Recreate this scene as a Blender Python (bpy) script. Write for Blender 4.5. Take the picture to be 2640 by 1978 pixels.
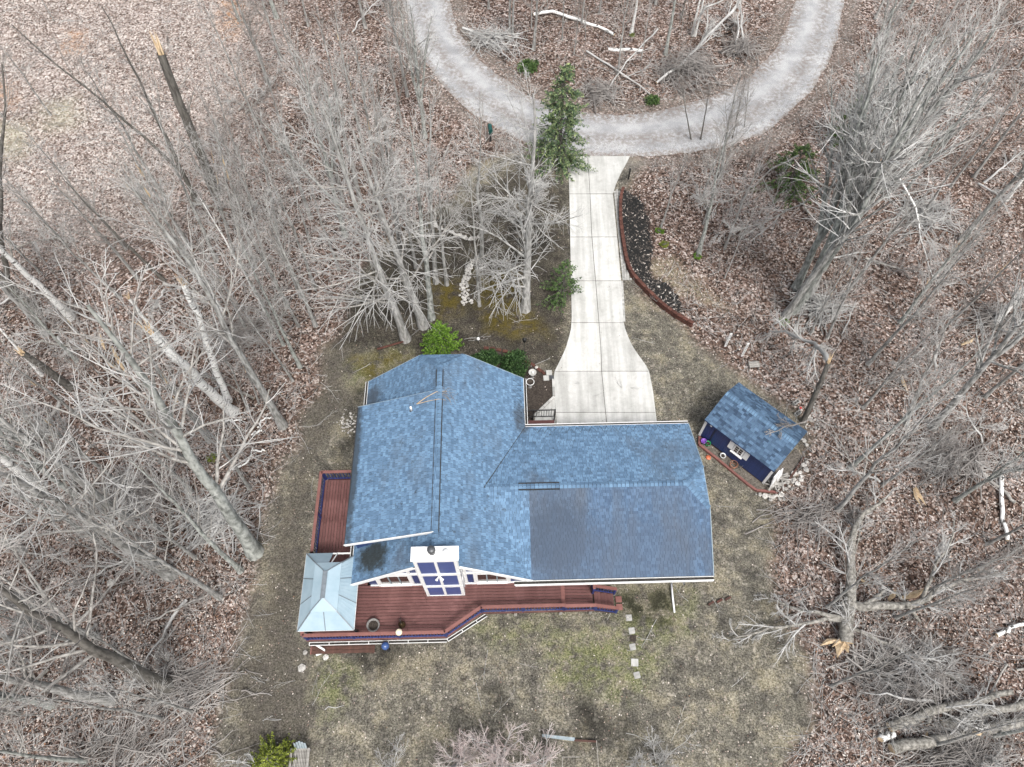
import bpy, math, random
import numpy as np
from mathutils import Vector, Matrix
R = math.radians
rng = np.random.default_rng(7)
random.seed(7)
scene = bpy.context.scene
for o in list(bpy.data.objects):
    bpy.data.objects.remove(o)

# ------------------------------------------------------------------ camera, sky, sun, exposure
CAM_H = 36.0
cam = bpy.data.cameras.new('camera'); cam_o = bpy.data.objects.new('camera', cam)
scene.collection.objects.link(cam_o)
cam_o.location = (0, 0, CAM_H); cam_o.rotation_euler = (R(30), 0, 0)
cam.sensor_fit = 'HORIZONTAL'; cam.sensor_width = 36.0
cam.lens = 18.0 * 1840 / 1320
cam.clip_start = 0.5; cam.clip_end = 2000
scene.camera = cam_o
SUN_EL, SUN_AZ = 60, 158            # azimuth from +Y towards +X
world = bpy.data.worlds.new('World'); scene.world = world
world.use_nodes = True
wn = world.node_tree
bg = wn.nodes['Background']
sky = wn.nodes.new('ShaderNodeTexSky'); sky.sky_type = 'NISHITA'; sky.sun_disc = False
sky.sun_elevation = R(SUN_EL); sky.sun_rotation = R(SUN_AZ)
sky.air_density = 1.6; sky.dust_density = 6.0; sky.ozone_density = 0.6
hs = wn.nodes.new('ShaderNodeHueSaturation'); hs.inputs['Saturation'].default_value = 0.42   # thin even cloud greys the blue
wn.links.new(sky.outputs[0], hs.inputs['Color']); wn.links.new(hs.outputs[0], bg.inputs[0])
bg.inputs[1].default_value = 0.11
sl = bpy.data.lights.new('sun', 'SUN'); sl.energy = 1.5; sl.angle = R(12); sl.color = (1.0, 0.98, 0.95)
so = bpy.data.objects.new('sun', sl); scene.collection.objects.link(so)
az, el = R(SUN_AZ), R(SUN_EL)
sv = Vector((math.sin(az) * math.cos(el), math.cos(az) * math.cos(el), math.sin(el)))
so.rotation_euler = sv.to_track_quat('Z', 'Y').to_euler()
scene.view_settings.view_transform = 'Standard'; scene.view_settings.look = 'None'
scene.view_settings.exposure = 0.82; scene.view_settings.gamma = 1.0
scene.view_settings.use_curve_mapping = False
scene.render.engine = 'CYCLES'
scene.cycles.max_bounces = 4; scene.cycles.diffuse_bounces = 2; scene.cycles.glossy_bounces = 2; scene.cycles.transmission_bounces = 2

# ------------------------------------------------------------------ survey: photograph point -> place on the level at height z
CT, ST = math.cos(R(60)), math.sin(R(60))
def P(u, v, z=0.0):
    a = (u - 1320) / 1840; b = (989 - v) / 1840
    t = (CAM_H - z) / (ST - CT * b)
    return Vector((a * t, t * (CT + ST * b), z))
def P2(u, v, z=0.0):
    p = P(u, v, z); return (p.x, p.y)

# ------------------------------------------------------------------ helpers
COL = scene.collection
def link(o): COL.objects.link(o); return o
def tag(o, label=None, cat=None, group=None, kind=None):
    if label: o['label'] = label
    if cat: o['category'] = cat
    if group: o['group'] = group
    if kind: o['kind'] = kind
    return o
def empty(name, loc=(0, 0, 0), rz=0.0, label=None, cat=None, group=None):
    o = bpy.data.objects.new(name, None); o.empty_display_size = .3
    o.location = loc; o.rotation_euler = (0, 0, rz); link(o)
    return tag(o, label, cat, group)
def mesh(name, verts, faces, mat=None, parent=None, smooth=False):
    m = bpy.data.meshes.new(name)
    m.from_pydata([tuple(v) for v in verts], [], [tuple(f) for f in faces]); m.update()
    if mat: m.materials.append(mat)
    if smooth: m.polygons.foreach_set('use_smooth', [True] * len(m.polygons))
    o = bpy.data.objects.new(name, m); o.parent = parent
    return link(o)
def npmesh(name, V, F, mat=None, smooth=False):
    """V (n,3) float, F (m,k) int, one k for all faces -> mesh data"""
    m = bpy.data.meshes.new(name); V = np.asarray(V, np.float32); F = np.asarray(F, np.int32)
    n, k = F.shape
    m.vertices.add(len(V)); m.vertices.foreach_set('co', V.ravel())
    m.loops.add(n * k); m.loops.foreach_set('vertex_index', F.ravel())
    m.polygons.add(n); m.polygons.foreach_set('loop_start', np.arange(0, n * k, k, dtype=np.int32))
    m.polygons.foreach_set('loop_total', np.full(n, k, np.int32))
    if smooth: m.polygons.foreach_set('use_smooth', np.ones(n, bool))
    m.update(calc_edges=True)
    if mat: m.materials.append(mat)
    return m
def mdata(name, verts, faces, mat):
    m = bpy.data.meshes.new(name); m.from_pydata([tuple(v) for v in verts], [], faces); m.update(); m.materials.append(mat); return m
def inst(name, data, parent=None, loc=(0, 0, 0), rot=(0, 0, 0), sc=(1, 1, 1)):
    o = bpy.data.objects.new(name, data); o.parent = parent
    o.location = loc; o.rotation_euler = rot; o.scale = sc
    return link(o)
BOXF = [(0, 3, 2, 1), (4, 5, 6, 7), (0, 1, 5, 4), (1, 2, 6, 5), (2, 3, 7, 6), (3, 0, 4, 7)]
def box_vf(c, s):
    x, y, z = c; a, b, d = s[0] / 2, s[1] / 2, s[2] / 2
    return [(x - a, y - b, z - d), (x + a, y - b, z - d), (x + a, y + b, z - d), (x - a, y + b, z - d),
            (x - a, y - b, z + d), (x + a, y - b, z + d), (x + a, y + b, z + d), (x - a, y + b, z + d)]
def box(name, c, s, mat, parent=None, rz=0.0):
    v = box_vf((0, 0, 0), s)
    o = mesh(name, v, BOXF, mat, parent); o.location = c; o.rotation_euler = (0, 0, rz)
    return o
def beam_vf(p0, p1, w, h, up=(0, 0, 1)):
    p0, p1 = Vector(p0), Vector(p1); d = (p1 - p0).normalized()
    s = d.cross(Vector(up)); s = s.normalized() if s.length > 1e-4 else Vector((1, 0, 0))
    u = s.cross(d).normalized(); a, b = s * w / 2, u * h / 2
    return [p0 - a - b, p0 + a - b, p1 + a - b, p1 - a - b, p0 - a + b, p0 + a + b, p1 + a + b, p1 - a + b]
def beam(name, p0, p1, w, h, mat, parent=None, up=(0, 0, 1)):
    return mesh(name, beam_vf(p0, p1, w, h, up), BOXF, mat, parent)
def prism(name, pts, z0, z1, mat, parent=None):
    """vertical prism over a 2D polygon, counter-clockwise"""
    a = sum(pts[i][0] * pts[(i + 1) % len(pts)][1] - pts[(i + 1) % len(pts)][0] * pts[i][1] for i in range(len(pts)))
    if a < 0: pts = pts[::-1]
    n = len(pts)
    v = [(x, y, z0) for x, y in pts] + [(x, y, z1) for x, y in pts]
    f = [tuple(range(n - 1, -1, -1)), tuple(range(n, 2 * n))] + [(i, (i + 1) % n, n + (i + 1) % n, n + i) for i in range(n)]
    return mesh(name, v, f, mat, parent)
def slab(name, pts, t, mat, parent=None):
    """planar 3D polygon extruded downwards by t"""
    n = len(pts)
    v = [tuple(p) for p in pts] + [(p[0], p[1], p[2] - t) for p in pts]
    nz = sum(pts[i][0] * pts[(i + 1) % n][1] - pts[(i + 1) % n][0] * pts[i][1] for i in range(n))
    top = list(range(n)); bot = list(range(2 * n - 1, n - 1, -1))
    sides = [(i, n + i, n + (i + 1) % n, (i + 1) % n) for i in range(n)]
    if nz < 0: top, bot, sides = top[::-1], bot[::-1], [s[::-1] for s in sides]
    return mesh(name, v, [top, bot] + sides, mat, parent)
def lathe_vf(prof, n=16):
    V, F = [], []
    for r, z in prof:
        for i in range(n):
            a = 2 * math.pi * i / n; V.append((r * math.cos(a), r * math.sin(a), z))
    for j in range(len(prof) - 1):
        for i in range(n):
            F.append((j * n + i, j * n + (i + 1) % n, (j + 1) * n + (i + 1) % n, (j + 1) * n + i))
    F.append(tuple(range(n - 1, -1, -1))); k = (len(prof) - 1) * n
    F.append(tuple(k + i for i in range(n)))
    return V, F
def lathe(name, prof, mat, parent=None, loc=(0, 0, 0), n=16, smooth=True):
    v, f = lathe_vf(prof, n); o = mesh(name, v, f, mat, parent, False)
    if smooth:
        m = o.data; m.polygons.foreach_set('use_smooth', [len(p.vertices) == 4 for p in m.polygons])
    o.location = loc; return o
# swept tubes, vectorised: pts (B,N,3), rad (B,N)
def tubes_vf(pts, rad, sides):
    B, N, _ = pts.shape
    t = np.gradient(pts, axis=1); t /= np.linalg.norm(t, axis=2, keepdims=True) + 1e-9
    ref = np.where(np.abs(t[:, :1, 2:3]) > .9, np.array([1., 0, 0]), np.array([0, 0, 1.]))
    u = np.cross(t, np.broadcast_to(ref, t.shape)); u /= np.linalg.norm(u, axis=2, keepdims=True) + 1e-9
    w = np.cross(t, u)
    a = np.arange(sides) * 2 * np.pi / sides
    ring = (u[:, :, None, :] * np.cos(a)[None, None, :, None] + w[:, :, None, :] * np.sin(a)[None, None, :, None])
    V = pts[:, :, None, :] + ring * rad[:, :, None, None]
    idx = np.arange(B * N * sides).reshape(B, N, sides)
    i0 = idx[:, :-1, :]; i1 = idx[:, 1:, :]
    F = np.stack([i0, i1, np.roll(i1, -1, 2), np.roll(i0, -1, 2)], -1).reshape(-1, 4)
    return V.reshape(-1, 3), F
def join_vf(parts):
    V, F, k = [], [], 0
    for v, f in parts:
        V.append(np.asarray(v, float)); F.append(np.asarray(f, int) + k); k += len(v)
    return np.concatenate(V), np.concatenate(F)
def tube(name, pts, rads, mat, parent=None, sides=6):
    pts = np.array([tuple(p) for p in pts], float)[None]
    rads = np.array(rads if hasattr(rads, '__len__') else [rads] * pts.shape[1], float)[None]
    v, f = tubes_vf(pts, rads, sides)
    m = npmesh(name, v, f, mat, True); o = bpy.data.objects.new(name, m); o.parent = parent
    return link(o)
# value noise
def vnoise(x, y, seed=0):
    r = np.random.default_rng(seed).random((256, 256))
    xi, yi = np.floor(x).astype(int), np.floor(y).astype(int); fx, fy = x - xi, y - yi
    fx, fy = fx * fx * (3 - 2 * fx), fy * fy * (3 - 2 * fy)
    g = lambda i, j: r[i & 255, j & 255]
    return (g(xi, yi) * (1 - fx) + g(xi + 1, yi) * fx) * (1 - fy) + (g(xi, yi + 1) * (1 - fx) + g(xi + 1, yi + 1) * fx) * fy
def fbm(x, y, seed=0, o=4):
    s, a = 0, .5
    for i in range(o): s = s + a * (vnoise(x * 2 ** i, y * 2 ** i, seed + i) - .5) * 2; a *= .5
    return s
def sdist(poly, X, Y):
    """signed distance to polygon, positive inside"""
    poly = np.array(poly); ins = np.zeros(X.shape, bool); d = np.full(X.shape, 1e9)
    for (x0, y0), (x1, y1) in zip(poly, np.roll(poly, -1, 0)):
        c = ((y0 > Y) != (y1 > Y)) & (X < (x1 - x0) * (Y - y0) / (y1 - y0 + 1e-12) + x0); ins ^= c
        dx, dy = x1 - x0, y1 - y0
        t = np.clip(((X - x0) * dx + (Y - y0) * dy) / (dx * dx + dy * dy + 1e-12), 0, 1)
        d = np.minimum(d, np.hypot(X - x0 - t * dx, Y - y0 - t * dy))
    return np.where(ins, d, -d)
def sstep(a, b, x):
    t = np.clip((x - a) / (b - a), 0, 1); return t * t * (3 - 2 * t)

# ------------------------------------------------------------------ materials
def newmat(name):
    m = bpy.data.materials.new(name); m.use_nodes = True
    nt = m.node_tree; return m, nt, nt.nodes['Principled BSDF']
def ramp(nt, fac, stops):
    r = nt.nodes.new('ShaderNodeValToRGB'); e = r.color_ramp.elements
    while len(e) < len(stops): e.new(.5)
    for i, (p, c) in enumerate(stops): e[i].position = p; e[i].color = (*c, 1)
    nt.links.new(fac, r.inputs[0]); return r.outputs[0]
def mixc(nt, fac, a, b, blend='MIX'):
    n = nt.nodes.new('ShaderNodeMix'); n.data_type = 'RGBA'; n.blend_type = blend
    for s, v in ((n.inputs[0], fac), (n.inputs[6], a), (n.inputs[7], b)):
        if isinstance(v, (int, float)): s.default_value = v
        elif isinstance(v, tuple): s.default_value = (*v, 1)
        else: nt.links.new(v, s)
    return n.outputs[2]
def math_n(nt, op, a, b=None, c=None):
    n = nt.nodes.new('ShaderNodeMath'); n.operation = op
    for s, v in zip(n.inputs, (a, b, c)):
        if v is None: continue
        if isinstance(v, (int, float)): s.default_value = v
        else: nt.links.new(v, s)
    return n.outputs[0]
def coords(nt, kind='Object', scale=(1, 1, 1)):
    if kind == 'World':
        g = nt.nodes.new('ShaderNodeNewGeometry'); out = g.outputs['Position']
    else:
        t = nt.nodes.new('ShaderNodeTexCoord'); out = t.outputs[kind]
    mp = nt.nodes.new('ShaderNodeMapping'); mp.inputs['Scale'].default_value = scale
    nt.links.new(out, mp.inputs[0]); return mp.outputs[0]
def noise(nt, vec, scale, detail=5, rough=.6):
    n = nt.nodes.new('ShaderNodeTexNoise'); n.inputs['Scale'].default_value = scale
    n.inputs['Detail'].default_value = detail; n.inputs['Roughness'].default_value = rough
    nt.links.new(vec, n.inputs['Vector']); return n.outputs['Fac']
def bumpn(nt, bsdf, h, strength=.4, dist=.02):
    b = nt.nodes.new('ShaderNodeBump'); b.inputs['Strength'].default_value = strength; b.inputs['Distance'].default_value = dist
    nt.links.new(h, b.inputs['Height']); nt.links.new(b.outputs[0], bsdf.inputs['Normal'])
def M(name, c0, c1, scale=6, rough=.8, stretch=(1, 1, 1), bump=.2, kind='Object', island=0.0, metallic=0.0, lo=.32, hi=.68, spec=.3):
    """two-tone weathered surface: noise between c0 and c1, optional tone change from piece to piece"""
    m, nt, b = newmat(name)
    vec = coords(nt, kind, stretch)
    n = noise(nt, vec, scale)
    col = ramp(nt, n, [(lo, c0), (hi, c1)])
    if island:
        g = nt.nodes.new('ShaderNodeNewGeometry'); oi = nt.nodes.new('ShaderNodeObjectInfo')
        s = math_n(nt, 'ADD', g.outputs['Random Per Island'], oi.outputs['Random'])
        s = math_n(nt, 'FRACT', s)
        s = math_n(nt, 'MULTIPLY_ADD', s, 2 * island, 1 - island)
        h = nt.nodes.new('ShaderNodeHueSaturation'); nt.links.new(s, h.inputs['Value']); nt.links.new(col, h.inputs['Color']); col = h.outputs[0]
    nt.links.new(col, b.inputs['Base Color'])
    b.inputs['Roughness'].default_value = rough; b.inputs['Metallic'].default_value = metallic
    b.inputs['Specular IOR Level'].default_value = spec
    if bump: bumpn(nt, b, n, bump)
    return m
MT = {}
MT['white'] = M('white_paint', (.70, .71, .71), (.82, .82, .82), 3, .5, bump=.05)
MT['navy'] = M('navy_siding', (.018, .036, .125), (.026, .052, .165), 4, .45, bump=.05, island=.12, spec=.5)
MT['navy_trim'] = M('navy_rail_paint', (.018, .03, .13), (.03, .05, .2), 8, .5, bump=.05, spec=.5)
MT['navy_reflect'] = M('navy_siding_reflect', (.045, .075, .22), (.065, .10, .28), 3, .4, bump=.05, island=.06, spec=.5)  # navy siding with reflected light painted in as a lighter blue
MT['deck'] = M('deck_stain', (.092, .038, .036), (.18, .086, .080), 1.3, .65, (1, 1, 1), bump=.15, island=.13)
MT['deckcap'] = M('rail_cap_stain', (.17, .074, .066), (.235, .106, .093), 3, .6, bump=.1, island=.08)
MT['darkwood'] = M('dark_timber', (.05, .028, .022), (.10, .05, .04), 5, .8, bump=.2, island=.15)
MT['brickred'] = M('red_brick', (.062, .028, .022), (.125, .054, .042), 9, .9, bump=.4, island=.25)
def concrete_mat():
    m, nt, b = newmat('pale_concrete'); vec = coords(nt, 'World')
    n1 = noise(nt, vec, .7, 6, .65); n2 = noise(nt, vec, 5, 6, .75); n3 = noise(nt, vec, 40, 3, .7); n4 = noise(nt, vec, 1.9, 5, .7)
    col = ramp(nt, n1, [(.3, (.44, .44, .425)), (.5, (.53, .53, .515)), (.7, (.58, .58, .565))])
    col = mixc(nt, .7, col, ramp(nt, n2, [(.3, (.84, .84, .83)), (.7, (1.08, 1.08, 1.08))]), 'MULTIPLY')
    col = mixc(nt, .4, col, ramp(nt, n3, [(.3, (.8, .8, .8)), (.7, (1.15, 1.15, 1.15))]), 'MULTIPLY')
    f = ramp(nt, n4, [(.58, (0, 0, 0)), (.74, (1, 1, 1))]); col = mixc(nt, math_n(nt, 'MULTIPLY', f, .5), col, (.30, .29, .265))
    tr_ = noise(nt, coords(nt, 'World', (1.5, .10, 1)), 1.6, 4, .6); col = mixc(nt, .8, col, ramp(nt, tr_, [(.36, (.74, .74, .73)), (.6, (1.06, 1.06, 1.06))]), 'MULTIPLY')
    oi = nt.nodes.new('ShaderNodeObjectInfo'); s = math_n(nt, 'MULTIPLY_ADD', oi.outputs['Random'], .16, .90)
    h = nt.nodes.new('ShaderNodeHueSaturation'); nt.links.new(s, h.inputs['Value']); nt.links.new(col, h.inputs['Color'])
    nt.links.new(h.outputs[0], b.inputs['Base Color']); b.inputs['Roughness'].default_value = .9; b.inputs['Specular IOR Level'].default_value = .2
    bumpn(nt, b, n3, .2, .01); return m
MT['concrete'] = concrete_mat()
MT['paver'] = M('grey_paver', (.30, .30, .285), (.46, .455, .44), 5, .9, bump=.2, island=.2)
MT['stone'] = M('field_stone', (.24, .23, .215), (.62, .60, .57), 2.5, .9, bump=.3, island=.35)
MT['bark'] = M('grey_bark', (.13, .128, .12), (.46, .458, .445), 8, .95, (1, 1, .22), bump=.8, lo=.36, hi=.64)
MT['barkpale'] = M('pale_grey_bark', (.20, .198, .188), (.52, .515, .50), 8, .95, (1, 1, .22), bump=.7, lo=.36, hi=.64)
MT['logbark'] = M('rough_log_bark', (.07, .065, .056), (.36, .345, .315), 7, .95, (1, 1, 1), bump=.8)
MT['barkdark'] = M('dark_bark', (.055, .05, .045), (.20, .19, .172), 9, .95, (1, 1, .25), bump=.6)
MT['barkgreen'] = M('lichen_bark', (.14, .148, .138), (.46, .48, .455), 6, .95, (1, 1, .35), bump=.7, lo=.36, hi=.64)
MT['birch'] = M('birch_bark', (.06, .055, .052), (.80, .80, .785), 5, .8, (.6, .6, 2.2), bump=.15, lo=.38, hi=.44)
MT['twig'] = M('pale_twigs', (.29, .287, .28), (.60, .596, .585), .8, .9, bump=0)
MT['twigpale'] = M('whitish_twigs', (.42, .42, .412), (.76, .76, .75), .8, .9, bump=0)
MT['twigdark'] = M('brown_twigs', (.15, .138, .13), (.38, .36, .345), .8, .9, bump=0)
MT['twigred'] = M('reddish_twigs', (.42, .33, .32), (.80, .74, .72), .9, .9, bump=0)
MT['split'] = M('fresh_split_wood', (.36, .26, .155), (.62, .49, .34), 9, .85, (1, 1, .2), bump=.3)
MT['rot'] = M('grey_deadwood', (.18, .172, .16), (.46, .445, .42), 5, .95, bump=.4)
MT['black'] = M('black_metal', (.012, .012, .013), (.03, .03, .03), 8, .5, bump=0, spec=.5)
MT['gutter_in'] = M('gutter_debris', (.02, .02, .018), (.06, .055, .05), 9, .95, bump=.3)
MT['flue'] = M('weathered_flue_metal', (.06, .065, .07), (.13, .135, .145), 9, .45, bump=.1, metallic=.5)
MT['gaz'] = M('pale_blue_steel_panel', (.28, .385, .455), (.35, .455, .525), 1.5, .42, bump=.03, island=.05, spec=.5)
MT['underlay'] = M('dark_roof_felt', (.03, .045, .065), (.06, .08, .105), 9, .9, bump=.1)
MT['slate'] = M('blue_grey_trim', (.22, .29, .35), (.30, .38, .44), 5, .6, bump=.05)
MT['gazseam'] = M('grey_steel_rib', (.16, .19, .21), (.24, .27, .30), 5, .4, bump=0, metallic=.4)
MT['mailbox'] = M('dark_green_plastic', (.006, .05, .047), (.012, .075, .068), 6, .4, bump=0, spec=.5)
MT['mulch'] = M('black_mulch', (.008, .008, .009), (.05, .047, .046), 26, .95, bump=.9, kind='World')
MT['soil'] = M('dark_soil', (.018, .014, .012), (.075, .062, .052), 14, .95, bump=.8, kind='World')
MT['purple'] = M('purple_plastic', (.17, .06, .34), (.21, .08, .40), 5, .4, bump=0, spec=.5)
MT['green'] = M('green_plastic', (.01, .20, .06), (.02, .27, .09), 5, .4, bump=0, spec=.5)
MT['orange'] = M('orange_plastic', (.50, .13, .06), (.6, .18, .09), 5, .45, bump=0, spec=.5)
MT['terra'] = M('terracotta', (.28, .13, .085), (.38, .19, .125), 6, .85, bump=.1)
MT['greypot'] = M('grey_planter', (.16, .155, .15), (.26, .25, .245), 6, .8, bump=.15)
MT['bluewood'] = M('faded_blue_grey_wood', (.20, .25, .28), (.33, .38, .41), 6, .85, (1, 1, 1), bump=.2)
MT['greywood'] = M('weathered_grey_wood', (.20, .19, .175), (.40, .385, .36), 8, .9, bump=.3, island=.2)
MT['balldb'] = M('blue_glass_globe', (.02, .05, .16), (.05, .10, .26), 3, .08, bump=0, spec=.8)
MT['bally'] = M('pale_yellow_globe', (.72, .62, .42), (.82, .76, .62), 3, .3, bump=0)
MT['bronze'] = M('dark_bronze', (.03, .022, .012), (.09, .06, .03), 8, .35, bump=.1, metallic=.6)
MT['steel'] = M('galvanised_pipe', (.45, .45, .45), (.6, .6, .6), 5, .4, bump=0, metallic=.3)
def glassmat():
    m, nt, b = newmat('window_glass')
    b.inputs['Base Color'].default_value = (.035, .022, .018, 1); b.inputs['Roughness'].default_value = .06
    b.inputs['Specular IOR Level'].default_value = .6
    return m
MT['glass'] = glassmat()

def shingle_mat(name, c_lo, c_hi, stains, dark_patches=None):
    """blue asphalt shingle: every tab its own tone, blended granules, lichen streaks, moss and darker patches"""
    m, nt, b = newmat(name)
    g = nt.nodes.new('ShaderNodeNewGeometry')
    vec = coords(nt, 'Object')
    oi = nt.nodes.new('ShaderNodeObjectInfo')
    rnd = math_n(nt, 'FRACT', math_n(nt, 'ADD', g.outputs['Random Per Island'], oi.outputs['Random']))
    col = ramp(nt, rnd, [(0.0, c_lo), (.55, tuple((a + b_) / 2 for a, b_ in zip(c_lo, c_hi))), (1.0, c_hi)])
    gr = noise(nt, vec, 60, 3, .7)
    col = mixc(nt, .5, col, ramp(nt, gr, [(.3, (.55, .55, .55)), (.7, (1.35, 1.35, 1.35))]), 'MULTIPLY')
    gm_ = noise(nt, vec, 5.5, 5, .75)
    col = mixc(nt, .4, col, ramp(nt, gm_, [(.32, (.62, .62, .64)), (.68, (1.28, 1.28, 1.26))]), 'MULTIPLY')
    n2 = noise(nt, coords(nt, 'Object', stains[1]), stains[0], 5, .65)
    f = ramp(nt, n2, [(stains[2], (0, 0, 0)), (stains[3], (1, 1, 1))])
    f = math_n(nt, 'MULTIPLY', f, .72)
    col = mixc(nt, f, col, (.085, .10, .125))
    for (cx, cy, cz, sx, sy, sz, colr, k) in (dark_patches or []):
        mp = nt.nodes.new('ShaderNodeMapping'); tc = nt.nodes.new('ShaderNodeTexCoord')
        nt.links.new(tc.outputs['Object'], mp.inputs[0])
        mp.inputs['Location'].default_value = (-cx / sx, -cy / sy, -cz / sz); mp.inputs['Scale'].default_value = (1 / sx, 1 / sy, 1 / sz)
        gd = nt.nodes.new('ShaderNodeTexGradient'); gd.gradient_type = 'SPHERICAL'; nt.links.new(mp.outputs[0], gd.inputs[0])
        nz = noise(nt, vec, 3.0, 6, .7)
        s = math_n(nt, 'ADD', gd.outputs['Fac'], math_n(nt, 'MULTIPLY_ADD', nz, 1.3, -.65))
        s = ramp(nt, s, [(.12, (0, 0, 0)), (.55, (1, 1, 1))])
        col = mixc(nt, math_n(nt, 'MULTIPLY', s, k), col, colr)
    nt.links.new(col, b.inputs['Base Color']); b.inputs['Roughness'].default_value = .85
    b.inputs['Specular IOR Level'].default_value = .35
    bumpn(nt, b, gr, .35, .01)
    return m
ROOF_LO, ROOF_HI = (.082, .146, .236), (.152, .262, .40)
moss = (.02, .022, .016)
MT['sh_main'] = shingle_mat('blue_shingles', ROOF_LO, ROOF_HI, (.42, (1, .45, 1), .50, .72),
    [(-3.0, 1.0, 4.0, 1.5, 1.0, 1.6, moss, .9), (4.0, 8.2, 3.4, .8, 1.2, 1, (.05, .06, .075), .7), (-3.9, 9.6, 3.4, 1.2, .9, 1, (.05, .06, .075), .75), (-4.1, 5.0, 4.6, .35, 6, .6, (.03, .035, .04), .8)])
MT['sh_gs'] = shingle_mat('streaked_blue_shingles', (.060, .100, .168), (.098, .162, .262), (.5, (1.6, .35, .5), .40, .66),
    [(5.4, 1.7, 4.0, 2.4, 2.6, 3, (.05, .068, .10), .75), (8.6, 1.0, 3.6, 5.0, 2.4, 3, (.07, .095, .14), .5)])  # darker tone and patches over the right part of the garage south slope
MT['sh_cap'] = shingle_mat('blue_ridge_shingles', (.078, .138, .222), (.135, .232, .352), (.5, (1, 1, 1), .60, .8))
MT['sh_shed'] = shingle_mat('blue_shed_shingles', (.028, .053, .094), (.10, .172, .272), (.8, (1, 1, 1), .60, .85))

# ------------------------------------------------------------------ ground zones (surveyed outlines)
def poly(px): return [P2(u, v) for u, v in px]
YARD = poly([(905,750),(860,862),(828,976),(770,1053),(751,1166),(724,1243),(704,1335),(670,1481),(625,1590),(602,1703),(575,1794),(561,1907),(540,2040),
             (2020,2040),(2018,1978),(2081,1858),(2066,1700),(2034,1606),(1990,1440),(1995,1330),(2075,1230),(2110,1130),(2070,1085),(1990,1040),(1900,970),(1860,925),(1790,860),(1745,800),(1660,760),(1615,640),(1620,500),(1650,420),(1600,400),(1450,400),(1330,395),(1240,420),(1180,470),(1120,560),(1010,640),(945,700)])
FRONT = poly([(905,750),(860,862),(900,900),(1000,900),(1100,930),(1430,960),(1470,830),(1465,500),(1330,420),(1220,500),(1120,570),(1010,640)])
GRASS_PATCHES = [poly(p) for p in (
    [(1560,1520),(1790,1500),(1790,1640),(1600,1640)],
    [(1360,1640),(1640,1600),(1720,1700),(1650,1800),(1420,1760)],
    [(830,1700),(900,1690),(930,1760),(850,1860),(815,1790)],
    [(1170,1620),(1330,1590),(1440,1600),(1300,1660)],
    [(905,930),(1010,905),(1060,920),(950,990),(915,1010)])]
MOSS_PATCHES = [poly(p) for p in (
    [(1230,700),(1330,690),(1370,800),(1420,860),(1330,880),(1240,850)],
    [(1110,730),(1200,720),(1190,810),(1130,830)],
    [(905,925),(1010,900),(1050,915),(950,980)])]
STRAW = [poly(p) for p in ([(1680,670),(1730,665),(1800,720),(1860,770),(1880,800),(1800,780),(1720,740),(1675,710)],
    [(1010,1690),(1090,1690),(1100,1740),(1020,1740)],
    [(1420,1495),(1770,1485),(1770,1530),(1560,1530)])]
MULCHP = poly([(1607,502),(1651,512),(1673,556),(1676,600),(1686,647),(1673,694),(1682,719),(1726,735),(1767,797),(1730,801),(1667,741),(1632,706),(1617,650),(1607,568)])
DARKP = [poly(p) for p in ([(1240,1770),(1290,1760),(1330,1830),(1260,1830)], [(1480,1790),(1530,1790),(1570,1870),(1590,1930),(1500,1920)], [(1570,1850),(1620,1840),(1625,1900),(1590,1910)],
    [(900,1650),(1060,1650),(1000,1740),(930,1720)], [(1560,1540),(1720,1520),(1760,1600),(1620,1600)], [(2280,1500),(2380,1560),(2330,1640),(2240,1600)],
    [(1310,560),(1400,560),(1420,650),(1340,680)], [(905,1000),(925,1000),(905,1200),(880,1150)])]
WOODOPEN = poly([(-200,-200),(760,-200),(640,250),(520,420),(420,560),(180,650),(-200,620)])
ORANGE = [poly(p) for p in ([(560,-20),(620,-20),(610,110),(570,90)], [(165,80),(210,80),(215,150),(165,140)], [(-10,210),(40,215),(50,280),(-10,290)])]
GREENISH = [poly(p) for p in ([(-10,330),(70,330),(60,400),(-10,410)], [(120,280),(190,260),(190,320),(130,330)])]
PATHW = poly([(900,760),(845,900),(790,1040),(760,1150),(735,1250),(715,1340),(690,1480),(650,1600),(620,1700),(600,1800),(585,1978),(800,1978),(810,1800),(800,1700),(780,1650),(770,1440),(800,1200),(890,1040),(920,900)])
# the road loop
R_OUT = [(1032,-260),(1030,-120),(1032,0),(1062,107),(1145,239),(1253,322),(1337,370),(1468,404),(1630,408),(1790,400),(1969,358),(2100,239),(2160,119),(2184,0),(2190,-120),(2190,-260)]
R_IN = [(1165,-260),(1163,-120),(1164,0),(1176,72),(1229,143),(1325,221),(1430,275),(1516,292),(1671,292),(1838,245),(1957,179),(2017,95),(2047,0),(2052,-120),(2052,-260)]
ROAD = [P2(u, v) for u, v in R_OUT] + [P2(u, v) for u, v in R_IN][::-1]

def mask_any(polys, X, Y, soft=.5):
    m = np.zeros(X.shape)
    for p in polys: m = np.maximum(m, sstep(-soft, soft, sdist(p, X, Y)))
    return m
def yard_at(x, y): return sdist(YARD, np.array([x]), np.array([y]))[0]

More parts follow.
